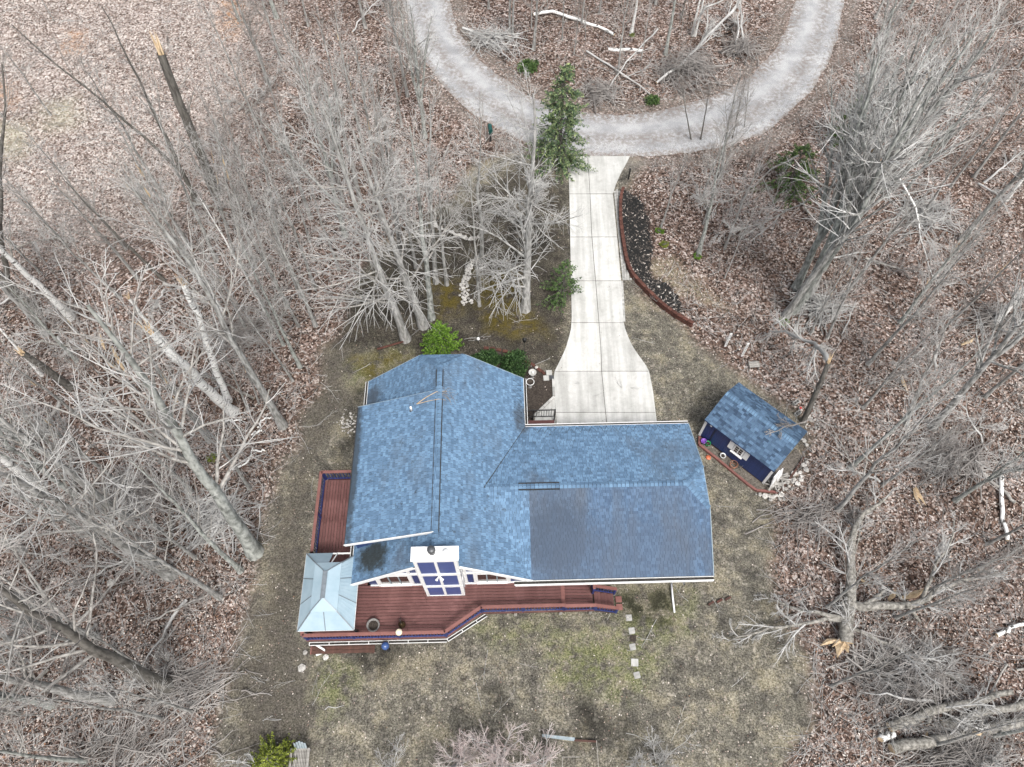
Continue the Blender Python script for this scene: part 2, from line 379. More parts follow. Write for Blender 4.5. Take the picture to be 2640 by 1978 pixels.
xs = np.concatenate([-np.geomspace(600, 47, 24), np.arange(-46, 46.01, .26), np.geomspace(47, 600, 24)])
ys = np.concatenate([-np.geomspace(500, 3.2, 24), np.arange(-3, 62.01, .26), np.geomspace(63, 900, 30)])
GX, GY = np.meshgrid(xs, ys)
wob = fbm(GX * .35, GY * .35, 3, 5) * 1.1
sd_y = sdist(YARD, GX, GY); sd_r = sdist(ROAD, GX, GY)
yard = sstep(-.7, .5, sd_y + wob)
flat = np.clip(sstep(-7, -1, sd_y) + sstep(-6, -.6, sd_r), 0, 1)
relief = lambda x, y: (fbm(x * .12, y * .12, 21, 4) * .45)
GZ = relief(GX, GY) * (1 - flat) - .02 + fbm(GX * 1.3, GY * 1.3, 31, 3) * .035 * (1 - sstep(-1, .3, sd_r))
GZ = np.where(np.hypot(GX, GY - 25) > 200, 0, GZ)
def ground_z(x, y):
    i = min(max(np.searchsorted(xs, x) - 1, 0), len(xs) - 2); j = min(max(np.searchsorted(ys, y) - 1, 0), len(ys) - 2)
    return float(GZ[j, i])
w2 = fbm(GX * .8, GY * .8, 9, 4) * .8
zA = np.stack([yard, mask_any(GRASS_PATCHES, GX + w2 * .8, GY + w2, .9), mask_any(MOSS_PATCHES, GX + w2, GY - w2, .6), mask_any(STRAW, GX + w2, GY + w2 * .5, .6)], -1)
zB = np.stack([mask_any([MULCHP], GX + w2 * .25, GY, .12), mask_any(DARKP, GX + w2, GY + w2, .45), mask_any([WOODOPEN], GX + wob * 2, GY + wob * 2, 5), mask_any(ORANGE, GX + w2 * 1.2, GY, .8)], -1)
zC = np.stack([mask_any([FRONT], GX + w2, GY + w2, .8), mask_any(GREENISH, GX + w2, GY + w2, 1.5), mask_any([PATHW], GX + w2, GY, 1.0), np.clip(1 - np.abs(sd_r + .5) / 1.1, 0, 1)], -1)
ny, nx = GX.shape
idx = np.arange(nx * ny).reshape(ny, nx)
GF = np.stack([idx[:-1, :-1], idx[:-1, 1:], idx[1:, 1:], idx[1:, :-1]], -1).reshape(-1, 4)
gm = npmesh('ground', np.stack([GX, GY, GZ], -1).reshape(-1, 3), GF, None, True)
for nm, z in (('zoneA', zA), ('zoneB', zB), ('zoneC', zC)):
    a = gm.attributes.new(nm, 'FLOAT_COLOR', 'POINT'); a.data.foreach_set('color', z.reshape(-1, 4).astype(np.float32).ravel())
def ground_mat():
    m, nt, b = newmat('woodland_ground')
    def attr(n):
        a = nt.nodes.new('ShaderNodeAttribute'); a.attribute_name = n
        s = nt.nodes.new('ShaderNodeSeparateColor'); nt.links.new(a.outputs['Color'], s.inputs[0])
        return s.outputs[0], s.outputs[1], s.outputs[2], a.outputs['Alpha']
    yard_, grass_, moss_, straw_ = attr('zoneA'); mul_, dark_, open_, oran_ = attr('zoneB'); front_, green_, path_, verge_ = attr('zoneC')
    vec = coords(nt, 'World')
    vor = nt.nodes.new('ShaderNodeTexVoronoi'); vor.inputs['Scale'].default_value = 9.0; nt.links.new(vec, vor.inputs['Vector'])
    sp = nt.nodes.new('ShaderNodeSeparateColor'); nt.links.new(vor.outputs['Color'], sp.inputs[0])
    big = noise(nt, vec, .22, 4); med = noise(nt, vec, 1.6, 5, .65); fine = noise(nt, vec, 14, 6, .75); vfine = noise(nt, vec, 42, 3, .7)
    # fallen leaves: every cell a leaf of its own tone
    lit = ramp(nt, sp.outputs[0], [(0, (.024, .018, .015)), (.25, (.072, .049, .040)), (.5, (.16, .108, .086)), (.7, (.235, .175, .148)), (.86, (.38, .315, .285)), (1, (.66, .605, .57))])
    lit = mixc(nt, .55, lit, ramp(nt, med, [(.3, (.5, .49, .49)), (.7, (1.3, 1.25, 1.22))]), 'MULTIPLY')
    lit = mixc(nt, .8, lit, ramp(nt, big, [(.35, (.62, .60, .58)), (.62, (1.12, 1.12, 1.14))]), 'MULTIPLY')
    lit = mixc(nt, ramp(nt, noise(nt, vec, .45, 5, .7), [(.58, (0, 0, 0)), (.72, (.7, .7, .7))]), lit, ramp(nt, fine, [(.36, (.02, .016, .014)), (.62, (.12, .10, .09))]))
    pale = ramp(nt, sp.outputs[1], [(0, (.05, .037, .032)), (.25, (.20, .15, .13)), (.6, (.46, .40, .365)), (1, (.78, .73, .69))])
    o = math_n(nt, 'MULTIPLY', open_, ramp(nt, med, [(.3, (.25, .25, .25)), (.6, (1, 1, 1))]))
    lit = mixc(nt, math_n(nt, 'MULTIPLY', o, .85), lit, pale)
    lit = mixc(nt, math_n(nt, 'MULTIPLY', math_n(nt, 'MULTIPLY', oran_, ramp(nt, med, [(.4, (0, 0, 0)), (.62, (1, 1, 1))])), .55), lit, ramp(nt, fine, [(.35, (.22, .09, .03)), (.65, (.62, .30, .10))]))
    lit = mixc(nt, math_n(nt, 'MULTIPLY', green_, .55), lit, ramp(nt, fine, [(.35, (.25, .25, .16)), (.65, (.50, .49, .36))]))
    # trodden yard soil with dead grass
    fleck = ramp(nt, sp.outputs[1], [(.90, (0, 0, 0)), (.97, (1, 1, 1))])
    dirt = ramp(nt, fine, [(.36, (.035, .029, .024)), (.48, (.128, .121, .105)), (.58, (.22, .208, .182)), (.68, (.38, .362, .325))])
    dirt = mixc(nt, math_n(nt, 'MULTIPLY', fleck, .5), dirt, (.42, .39, .35))
    dirt = mixc(nt, .9, dirt, ramp(nt, med, [(.32, (.42, .42, .42)), (.68, (1.4, 1.38, 1.33))]), 'MULTIPLY')
    mid = noise(nt, vec, .7, 5, .7)
    dirt = mixc(nt, .8, dirt, ramp(nt, mid, [(.35, (.68, .68, .69)), (.65, (1.3, 1.28, 1.24))]), 'MULTIPLY')
    straw_c = ramp(nt, fine, [(.36, (.085, .075, .046)), (.5, (.27, .24, .165)), (.66, (.50, .45, .345))])
    bigf = ramp(nt, mid, [(.5, (0, 0, 0)), (.66, (1, 1, 1))])
    yd = mixc(nt, math_n(nt, 'MULTIPLY', bigf, .62), dirt, straw_c)
    yd = mixc(nt, math_n(nt, 'MULTIPLY', path_, .85), yd, ramp(nt, fine, [(.38, (.034, .030, .026)), (.5, (.082, .073, .063)), (.64, (.155, .14, .122))]))
    yd = mixc(nt, math_n(nt, 'MULTIPLY', front_, .85), yd, mixc(nt, .8, ramp(nt, fine, [(.36, (.012, .010, .009)), (.5, (.045, .038, .032)), (.62, (.10, .088, .076)), (.7, (.26, .24, .21))]), ramp(nt, mid, [(.35, (.5, .5, .5)), (.65, (1.3, 1.3, 1.3))]), 'MULTIPLY'))
    gf = math_n(nt, 'MULTIPLY', math_n(nt, 'MAXIMUM', grass_, .07), ramp(nt, med, [(.40, (0, 0, 0)), (.58, (1, 1, 1))]))
    yd = mixc(nt, math_n(nt, 'MULTIPLY', gf, .68), yd, ramp(nt, fine, [(.36, (.025, .036, .008)), (.5, (.115, .135, .035)), (.66, (.30, .30, .14))]))
    mf = math_n(nt, 'MULTIPLY', moss_, ramp(nt, med, [(.36, (0, 0, 0)), (.56, (1, 1, 1))]))
    yd = mixc(nt, math_n(nt, 'MULTIPLY', mf, .85), yd, ramp(nt, fine, [(.3, (.035, .028, .006)), (.7, (.15, .115, .022))]))
    col = mixc(nt, yard_, lit, yd)
    sf = math_n(nt, 'MULTIPLY', straw_, ramp(nt, med, [(.33, (.25, .25, .25)), (.55, (1, 1, 1))]))
    col = mixc(nt, math_n(nt, 'MULTIPLY', sf, .7), col, straw_c)
    col = mixc(nt, math_n(nt, 'MULTIPLY', verge_, .6), col, ramp(nt, fine, [(.3, (.10, .088, .078)), (.7, (.31, .285, .26))]))
    df = math_n(nt, 'MULTIPLY', dark_, ramp(nt, med, [(.35, (0, 0, 0)), (.55, (1, 1, 1))]))
    col = mixc(nt, math_n(nt, 'MULTIPLY', df, .85), col, (.016, .015, .013))
    col = mixc(nt, mul_, col, ramp(nt, vfine, [(.35, (.007, .007, .008)), (.62, (.028, .027, .028)), (.8, (.12, .115, .11))]))
    nt.links.new(col, b.inputs['Base Color']); b.inputs['Roughness'].default_value = .95; b.inputs['Specular IOR Level'].default_value = .15
    h = math_n(nt, 'ADD', fine, math_n(nt, 'MULTIPLY', sp.outputs[2], .5))
    bumpn(nt, b, h, .9, .05)
    return m
gm.materials.append(ground_mat())
tag(link(bpy.data.objects.new('ground', gm)), kind='structure')

# ------------------------------------------------------------------ road loop
def resample(pts, n):
    pts = np.array(pts, float); d = np.concatenate([[0], np.cumsum(np.linalg.norm(np.diff(pts, axis=0), axis=1))])
    s = np.linspace(0, d[-1], n); return np.stack([np.interp(s, d, pts[:, i]) for i in range(pts.shape[1])], 1)
def smoothline(pts, n, it=3):
    p = resample(pts, n)
    for _ in range(it * 6): p[1:-1] = (p[:-2] + 2 * p[1:-1] + p[2:]) / 4
    return p
ro = smoothline([P2(u, v) for u, v in R_OUT], 160); ri = smoothline([P2(u, v) for u, v in R_IN], 160)
rows = 14
k = np.linspace(0, 1, rows)
RV = ro[:, None, :] * (1 - k)[None, :, None] + ri[:, None, :] * k[None, :, None]
edge = np.zeros((160, rows)); jit = fbm(np.arange(160) * .45, np.zeros(160), 5, 4) * .35; jit2 = fbm(np.arange(160) * .45, np.ones(160) * 9, 6, 4) * .35
dirv = (ri - ro) / np.linalg.norm(ri - ro, axis=1, keepdims=True)
RV[:, 0] += dirv * jit[:, None]; RV[:, -1] -= dirv * jit2[:, None]
crown = .03 + .05 * (1 - (2 * k - 1) ** 2)
crown[0] = crown[-1] = -.06
RZ = np.broadcast_to(crown, (160, rows))
idx = np.arange(160 * rows).reshape(160, rows)
RF = np.stack([idx[:-1, :-1], idx[1:, :-1], idx[1:, 1:], idx[:-1, 1:]], -1).reshape(-1, 4)
def road_mat():
    m, nt, b = newmat('pale_gravel_road')
    a = nt.nodes.new('ShaderNodeAttribute'); a.attribute_name = 'across'
    vec = coords(nt, 'World')
    ac = a.outputs['Fac']
    n1 = noise(nt, vec, .55, 5, .65); n2 = noise(nt, vec, 26, 4, .7); n3 = noise(nt, vec, 3.5, 5, .7)
    col = ramp(nt, n2, [(.3, (.15, .15, .153)), (.5, (.32, .323, .33)), (.66, (.55, .555, .56))])
    col = mixc(nt, .6, col, ramp(nt, n1, [(.36, (.62, .63, .65)), (.6, (1.3, 1.3, 1.3))]), 'MULTIPLY')
    # wheel tracks are packed paler, the crown and edges keep leaf crumbs
    wv = math_n(nt, 'SINE', math_n(nt, 'MULTIPLY', ac, 12.57)); wv = math_n(nt, 'MULTIPLY_ADD', wv, -.5, .5)
    crumbs = math_n(nt, 'MULTIPLY', wv, ramp(nt, n3, [(.40, (0, 0, 0)), (.58, (1, 1, 1))]))
    col = mixc(nt, math_n(nt, 'MULTIPLY', crumbs, .8), col, (.19, .165, .15))
    ed = math_n(nt, 'ABSOLUTE', math_n(nt, 'MULTIPLY_ADD', ac, 2.0, -1.0))
    ed = math_n(nt, 'ADD', ed, math_n(nt, 'MULTIPLY_ADD', n3, 1.5, -.75))
    col = mixc(nt, math_n(nt, 'MULTIPLY', ramp(nt, ed, [(.72, (0, 0, 0)), (1.0, (1, 1, 1))]), .8), col, ramp(nt, n2, [(.35, (.10, .075, .062)), (.7, (.33, .29, .26))]))
    nt.links.new(col, b.inputs['Base Color']); b.inputs['Roughness'].default_value = .95; b.inputs['Specular IOR Level'].default_value = .2
    bumpn(nt, b, n2, .6, .03); return m
rm = npmesh('road', np.concatenate([RV, RZ[..., None]], -1).reshape(-1, 3), RF, road_mat(), True)
at_ = rm.attributes.new('across', 'FLOAT', 'POINT'); at_.data.foreach_set('value', np.broadcast_to(k, (160, rows)).astype(np.float32).ravel())
tag(link(bpy.data.objects.new('road', rm)), kind='structure')

# ------------------------------------------------------------------ concrete driveway: each poured slab with its own edges
DW = [(403,1462),(455,1466),(501,1468),(612,1470),(725,1472),(820,1474),(850,1472),(880,1464),(900,1458),(930,1444),(962,1428),(1025,1430),(1064,1433),(1104,1436)]
DE = [(403,1624),(420,1616),(446,1601),(475,1588),(501,1580),(612,1591),(725,1601),(829,1607),(854,1613),(880,1624),(900,1634),(925,1652),(953,1672),(1007,1683),(1064,1690),(1104,1695)]
DC = [(403,1515),(501,1521),(600,1525),(722,1535),(832,1544),(900,1549),(958,1551),(1104,1565)]
def xat(tab, v):
    t = np.array(tab, float); return np.interp(v, t[:, 0], t[:, 1])
drive = empty('driveway', P(1540, 800), 0); drive['kind'] = 'structure'
dloc = drive.location
vb = [403, 501, 612, 725, 833, 958, 1064, 1104]
for i in range(len(vb) - 1):
    for side in (0, 1):
        vv = np.linspace(vb[i] + .6, vb[i + 1] - .6, 9)
        L_ = [P2(xat(DW, v) if side == 0 else xat(DC, v) + .6, v) for v in vv]
        R_ = [P2(xat(DC, v) - .6 if side == 0 else xat(DE, v), v) for v in vv]
        pts = [(x - dloc.x, y - dloc.y) for x, y in L_ + R_[::-1]]
        prism('slab', pts, -.1, .035 + .004 * ((i + side) % 2), MT['concrete'], drive)
base = [P2(xat(DW, v) + 1, v) for v in np.linspace(404, 1103, 40)] + [P2(xat(DE, v) - 1, v) for v in np.linspace(1103, 404, 40)]
prism('joint_fill', [(x - dloc.x, y - dloc.y) for x, y in base], -.12, .018, MT['soil'], drive)
walk = empty('front_walk', P(1410, 1060)); walk['kind'] = 'structure'
wl = walk.location
prism('slab', [(p[0] - wl.x, p[1] - wl.y) for p in (P2(1429.5, 1027), P2(1380, 1074), P2(1376, 1100), P2(1432, 1100), P2(1432, 1064))], -.1, .03, MT['concrete'], walk)

# pale paver strip along the drive
pav = empty('paver_strip', P(1600, 600), 0); pav['kind'] = 'structure'
pl_ = pav.location
pr = [(1580,501),(1585,488),(1600,491),(1596,530),(1600,570),(1606,620),(1614,690),(1629,722),(1602,725),(1591,612)]
pp = np.array([P2(u, v) for u, v in pr])
bv, bf = [], []
gx = np.arange(pp[:, 0].min(), pp[:, 0].max(), .155); gy = np.arange(pp[:, 1].min(), pp[:, 1].max(), .155)
GXp, GYp = np.meshgrid(gx, gy); ins = sdist(pp, GXp, GYp) > .02
for x, y in zip(GXp[ins], GYp[ins]):
    k0 = len(bv); bv += box_vf((x - pl_.x, y - pl_.y, .0), (.135, .135, .07 + random.uniform(-.008, .008))); bf += [tuple(i + k0 for i in f) for f in BOXF]
for v in np.arange(728, 828, 5.2):
    x, y = P2(xat(DE, v) + 2.6, v); k0 = len(bv); bv += box_vf((x - pl_.x, y - pl_.y, .0), (.12, .135, .07)); bf += [tuple(i + k0 for i in f) for f in BOXF]
o = mesh('paver', bv, bf, MT['paver'], pav); o['kind'] = 'stuff'

# ------------------------------------------------------------------ curved retaining wall of brick-coloured blocks with the mulch bed behind it
wp = smoothline([P2(1400 + x / 3.186, 380 + y / 3.186) for x, y in ((655,360),(632,430),(630,520),(634,640),(652,780),(678,940),(722,1060),(790,1135),(850,1195),(960,1305),(1080,1395),(1225,1475))], 64, 1)
wall = empty('retaining_wall', (wp[30][0], wp[30][1], 0), 0, 'long curved low wall of red brown blocks holding the black mulch bed beside the drive', 'retaining wall')
blk = mdata('block', box_vf((0, 0, 0), (.355, .17, .17)), BOXF, MT['brickred'])
capb = mdata('cap_block', box_vf((0, 0, 0), (.35, .20, .08)), BOXF, MT['brickred'])
dd = np.concatenate([[0], np.cumsum(np.linalg.norm(np.diff(wp, axis=0), axis=1))])
def along(s):
    x, y = np.interp(s, dd, wp[:, 0]), np.interp(s, dd, wp[:, 1]); x2, y2 = np.interp(s + .05, dd, wp[:, 0]), np.interp(s + .05, dd, wp[:, 1])
    x1, y1 = np.interp(s - .05, dd, wp[:, 0]), np.interp(s - .05, dd, wp[:, 1])
    return x, y, math.atan2(y2 - y1, x2 - x1)
for lev in range(2):
    for s in np.arange(.2 + .19 * (lev % 2), dd[-1] - .1, .385):
        x, y, a = along(s)
        inst('block', blk, wall, (x - wall.location.x, y - wall.location.y, .085 + .175 * lev + random.uniform(-.004, .004)), (0, 0, a + random.uniform(-.02, .02)))
for s in np.arange(.2, dd[-1] - .1, .385):
    x, y, a = along(s)
    inst('cap_block', capb, wall, (x - wall.location.x, y - wall.location.y, .395), (0, random.uniform(-.02, .02), a + random.uniform(-.03, .03)))
mb = [P2(1400 + x / 3.186, 380 + y / 3.186) for x, y in ((800,420),(868,560),(878,700),(905,850),(868,1000),(900,1080),(1040,1130),(1170,1330))]
bank = [tuple(w) for w in wp[2:58]] + mb[::-1]
V = [(x, y, .33) for x, y in bank[:56]] + [(x, y, .06) for x, y in mb[::-1]]
# bed surface as a fan of quads between the wall and the inner edge
inn = resample(np.array([wp[0] + [.25, 0]] + [np.array(p) for p in mb] + [wp[57]]), 56); inn[2:-2] += rng.normal(size=(52, 2)) * .09
bedV, bedF, NB = [], [], 9
for i in range(56):
    for j in range(NB):
        t = j / (NB - 1); x, y = wp[2 + i] * (1 - t) + inn[i] * t
        bedV.append((x, y, .34 * (1 - t ** 2) - .03 * t + .02 * (random.random() - .5) * (0 < j < NB - 1)))
for i in range(55):
    for j in range(NB - 1):
        a = i * NB + j; bedF.append((a, a + 1, a + NB + 1, a + NB))
def bed_mat():
    m, nt, b = newmat('black_mulch_bed'); vec = coords(nt, 'World')
    n = noise(nt, vec, 30, 5, .75); n2 = noise(nt, vec, 2.2, 4)
    col = ramp(nt, n, [(.40, (.003, .003, .0035)), (.56, (.012, .012, .0125)), (.64, (.035, .034, .033)), (.72, (.30, .28, .27))])
    nt.links.new(col, b.inputs['Base Color']); b.inputs['Roughness'].default_value = .95; bumpn(nt, b, n, 1, .05); return m
o = mesh('mulch_bed', bedV, bedF, bed_mat(), None, True); tag(o, kind='structure')

# bark chips lying loose on the bed
cv, cc = [], []
for _ in range(2600):
    i, j = random.randrange(54), random.randrange(NB - 1); a, b, c_, d_ = (Vector(bedV[q]) for q in bedF[i * (NB - 1) + j]); s_, t_ = random.random(), random.random()
    p = a.lerp(b, s_).lerp(d_.lerp(c_, s_), t_); an = random.uniform(0, 6.28); l_ = random.uniform(.03, .08); w_ = l_ * random.uniform(.25, .5)
    dx, dy = Vector((math.cos(an), math.sin(an), random.uniform(-.3, .3))) * l_, Vector((-math.sin(an), math.cos(an), random.uniform(-.3, .3))) * w_
    p.z += .03; cv += [p - dx - dy, p + dx - dy, p + dx + dy, p - dx + dy]
cm_, nt_, b_ = newmat('mulch_chips'); g_ = nt_.nodes.new('ShaderNodeNewGeometry')
nt_.links.new(ramp(nt_, g_.outputs['Random Per Island'], [(0, (.004, .004, .004)), (.6, (.02, .019, .018)), (.85, (.09, .075, .065)), (.93, (.22, .19, .17)), (1, (.55, .5, .46))]), b_.inputs['Base Color']); b_.inputs['Roughness'].default_value = .9
o = mesh('mulch_chips', cv, [(4 * i, 4 * i + 1, 4 * i + 2, 4 * i + 3) for i in range(len(cv) // 4)], cm_); tag(o, 'loose black bark chips and dead leaves on the mulch bed', 'mulch', kind='stuff')

# ------------------------------------------------------------------ stones
def stone_data(seed):
    r = np.random.default_rng(seed); v, f = [], []
    import bmesh
    bm = bmesh.new(); bmesh.ops.create_icosphere(bm, subdivisions=1, radius=1)
    s = r.uniform(.7, 1.25, 3) * [1, .85, .6]
    for q in bm.verts: q.co = Vector([c * k * r.uniform(.86, 1.12) for c, k in zip(q.co, s)])
    m = bpy.data.meshes.new('stone'); bm.to_mesh(m); bm.free(); m.materials.append(MT['stone']); return m
STN = [stone_data(i) for i in range(7)]
def stones(parent, pts, smin, smax, z=.04):
    for x, y in pts:
        s = random.uniform(smin, smax)
        inst('stone', random.choice(STN), parent, (x - parent.location.x, y - parent.location.y, z + s * .2), (random.uniform(-.3, .3), random.uniform(-.3, .3), random.uniform(0, 6.3)), (s, s, s))

# ------------------------------------------------------------------ the house
HX, HY, YAW = -3.25, 8.45, R(1.4)
house = empty('house', (HX, HY, 0), YAW, 'dark blue house with blue shingled main roof, lower garage wing and white chimney', 'house')
ZE, ZR, ZG = 3.2, 6.55, 4.875
SM = (ZR - ZE) / 4.1; SG = (ZG - ZE) / 3.9
mr = lambda e: ZR - SM * abs(e)
def wallbox(e0, e1, n0, n1, z0, z1, name='wall', mat='navy'): return box(name, ((e0 + e1) / 2, (n0 + n1) / 2, (z0 + z1) / 2), (e1 - e0, n1 - n0, z1 - z0), MT[mat], house)
# gable-ended main body (walls meet the underside of the roof)
prof = [(-3.6, 0.0), (3.6, 0.0), (3.6, mr(3.6) - .16), (0, ZR - .16), (-3.6, mr(3.6) - .16)]
n0, n1 = .5, 9.5
mesh('wall', [(e, n0, z) for e, z in prof] + [(e, n1, z) for e, z in prof],
     [(0, 1, 2, 3, 4), (9, 8, 7, 6, 5)] + [(i, 5 + i, 5 + (i + 1) % 5, (i + 1) % 5) for i in range(5)], MT['navy'], house)
wallbox(-3.6, 3.6, 9.5, 10.25, 0, 3.5)
wallbox(3.602, 12.05, .55, 7.3, 0, 3.15, 'garage_wall')
mesh('garage_gable', [(12.05, .6, 3.16), (12.05, 7.2, 3.16), (12.05, 5.2, 4.1), (12.05, 2.6, 4.1), (11.9, .6, 3.16), (11.9, 7.2, 3.16), (11.9, 5.2, 4.1), (11.9, 2.6, 4.1)],
     [(0, 1, 2, 3), (7, 6, 5, 4), (0, 4, 5, 1), (1, 5, 6, 2), (2, 6, 7, 3), (3, 7, 4, 0)], MT['navy'], house)

# shingle courses laid on a plane: ev along the eave, sl up the slope, tabs with their own edges
def shingles(name, pts, parent, mat, expo=.143, wmin=.11, wmax=.25, lift=.020, seed=1, stuff=True):
    r = random.Random(seed)
    pts = [Vector(p) for p in pts]
    nrm = Vector((0, 0, 0))
    for i in range(len(pts)): nrm += pts[i].cross(pts[(i + 1) % len(pts)])
    nrm.normalize()
    if nrm.z < 0: nrm = -nrm
    ev = Vector((0, 0, 1)).cross(nrm).normalized(); sl = nrm.cross(ev).normalized()
    org = pts[0]; q = [((p - org).dot(ev), (p - org).dot(sl)) for p in pts]
    lo = min(b for a, b in q); hi = max(b for a, b in q)
    def span(s):
        xs_ = []
        for (a0, b0), (a1, b1) in zip(q, q[1:] + q[:1]):
            if (b0 - s) * (b1 - s) <= 0 and abs(b1 - b0) > 1e-6: xs_.append(a0 + (a1 - a0) * (s - b0) / (b1 - b0))
        return (min(xs_), max(xs_)) if len(xs_) >= 2 else None
    V, F = [], []
    s = lo
    while s < hi - .02:
        s1 = min(s + expo, hi - .002); A = span(s + .002); B = span(s1 - .001)
        if A and B:
            x = min(A[0], B[0]) - r.uniform(0, .3); xe = max(A[1], B[1])
            while x < xe:
                w = r.uniform(wmin, wmax); g = .006
                c = [min(max(x + g, A[0]), A[1]), min(max(x + w - g, A[0]), A[1]), min(max(x + w - g, B[0]), B[1]), min(max(x + g, B[0]), B[1])]
                x += w
                if c[1] - c[0] < .01 and c[2] - c[3] < .01: continue
                h = lift + r.uniform(0, .006); kk = len(V)
                P4 = [org + ev * c[0] + sl * s + nrm * h, org + ev * c[1] + sl * s + nrm * h, org + ev * c[2] + sl * s1 + nrm * .004, org + ev * c[3] + sl * s1 + nrm * .004,
                      org + ev * c[0] + sl * s, org + ev * c[1] + sl * s]
                V += P4; F += [(kk, kk + 1, kk + 2, kk + 3), (kk + 4, kk + 5, kk + 1, kk)]
        s += expo
    o = mesh(name, V, F, mat, parent)
    if stuff: o['kind'] = 'stuff'
    return o
NN, NH = 10.7, 10.75
pW = [(-4.1, 0, ZE), (-4.1, NN, ZE), (-1.12, NH, mr(1.12)), (0, 9.55, ZR), (0, 0, ZR)]
pE = [(4.1, NN, ZE), (4.1, 0, ZE), (0, 0, ZR), (0, 9.55, ZR), (1.12, NH, mr(1.12))]
pH = [(1.12, NH, mr(1.12)), (-1.12, NH, mr(1.12)), (0, 9.55, ZR)]
def roof_plane(name, pts, mat, seed, t=.14):
    o = slab(name, pts, t, MT['underlay'], house)
    # top sheet of the plane (felt under the tabs)
    shingles('shingle', pts, o, MT[mat], seed=seed)
    return o
main_w = roof_plane('main_roof_slope', [(x, y, z - .012) for x, y, z in pW], 'sh_main', 1)
main_e = roof_plane('main_roof_slope', [(x, y, z - .012) for x, y, z in pE], 'sh_main', 2)
hipn = roof_plane('hip_end', [(x, y + .003, z - .012) for x, y, z in pH], 'sh_main', 3)
e0, e1 = 2.05, 12.5
zc = ZE + SG * 2.8
pGN = [(e1, 7.8, ZE), (4.1, 7.8, ZE), (e0, 3.9, ZG), (11.5, 3.9, ZG), (e1, 5.0, zc)]
pGS = [(4.1, 0, ZE), (e1, 0, ZE), (e1, 2.8, zc), (11.5, 3.9, ZG), (e0, 3.9, ZG)]
pGH = [(e1, 2.8, zc), (e1, 5.0, zc), (11.5, 3.9, ZG)]
gar_n = roof_plane('garage_roof_slope', pGN, 'sh_main', 4); gar_s = slab('garage_roof_slope', pGS, .14, MT['underlay'], house)
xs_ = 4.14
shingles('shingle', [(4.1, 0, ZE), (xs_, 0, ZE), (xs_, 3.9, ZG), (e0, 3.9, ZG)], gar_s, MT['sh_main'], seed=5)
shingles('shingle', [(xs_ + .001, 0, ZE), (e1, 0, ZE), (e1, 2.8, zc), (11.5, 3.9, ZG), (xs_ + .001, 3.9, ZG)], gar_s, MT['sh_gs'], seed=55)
gar_h = roof_plane('hip_end', [(x + .003, y, z) for x, y, z in pGH], 'sh_main', 6)
ZD = 4.62
pD = [(-4.22, 1.42, ZD), (-4.2, 8.4, ZD), (.02, 8.2, ZR + .045), (.02, 1.3, ZR + .045)]
dorm = slab('dormer_roof', pD, .13, MT['underlay'], house)
shingles('shingle', [(x, y, z + .004) for x, y, z in pD], dorm, MT['sh_main'], seed=7)
# dormer cheeks and front
for n_ in (1.62, 8.1):
    mesh('dormer_cheek', [(-3.85, n_, mr(3.85) - .1), (-3.85, n_, ZD - .05), (-.3, n_, ZR - .2), (-3.85, n_ + .08, mr(3.85) - .1), (-3.85, n_ + .08, ZD - .05), (-.3, n_ + .08, ZR - .2)],
         [(0, 2, 1), (3, 4, 5), (0, 1, 4, 3), (1, 2, 5, 4), (2, 0, 3, 5)], MT['navy'], house)
box('dormer_front', (-3.85, 4.86, (mr(3.85) + ZD) / 2 - .12), (.1, 6.5, ZD - mr(3.85) + .1), MT['navy'], house)
# drip edge: dark weathered edge at the dormer eave, white rake boards
beam('eave_trim', (-4.235, 1.42, ZD - .06), (-4.215, 8.4, ZD - .06), .05, .14, MT['black'], dorm)
beam('rake_board', (-4.25, 1.385, ZD - .055), (.03, 1.265, ZR - .02), .04, .16, MT['white'], dorm)
beam('rake_board', (-4.22, 8.43, ZD - .07), (.03, 8.235, ZR - .04), .03, .10, MT['slate'], dorm)
# rake boards of the main gables
for s in (-1, 1):
    beam('rake_board', (s * 4.15, -.03, ZE - .1), (s * .96, -.03, mr(.96) - .085), .05, .20, MT['white'], house)
    beam('rake_board', (s * 4.12, NN + .02, ZE - .08), (s * 1.12, NH + .02, mr(1.12) - .08), .03, .12, MT['slate'], house)
beam('rake_board', (-1.12, NH + .02, mr(1.12) - .08), (1.12, NH + .02, mr(1.12) - .08), .03, .12, MT['slate'], house)
beam('rake_board', (12.53, 0, ZE - .07), (12.53, 2.8, zc - .07), .03, .12, MT['slate'], house)
beam('rake_board', (12.53, 7.8, ZE - .07), (12.53, 5.0, zc - .07), .03, .12, MT['slate'], house)
beam('rake_board', (12.53, 2.8, zc - .07), (12.53, 5.0, zc - .07), .03, .12, MT['slate'], house)
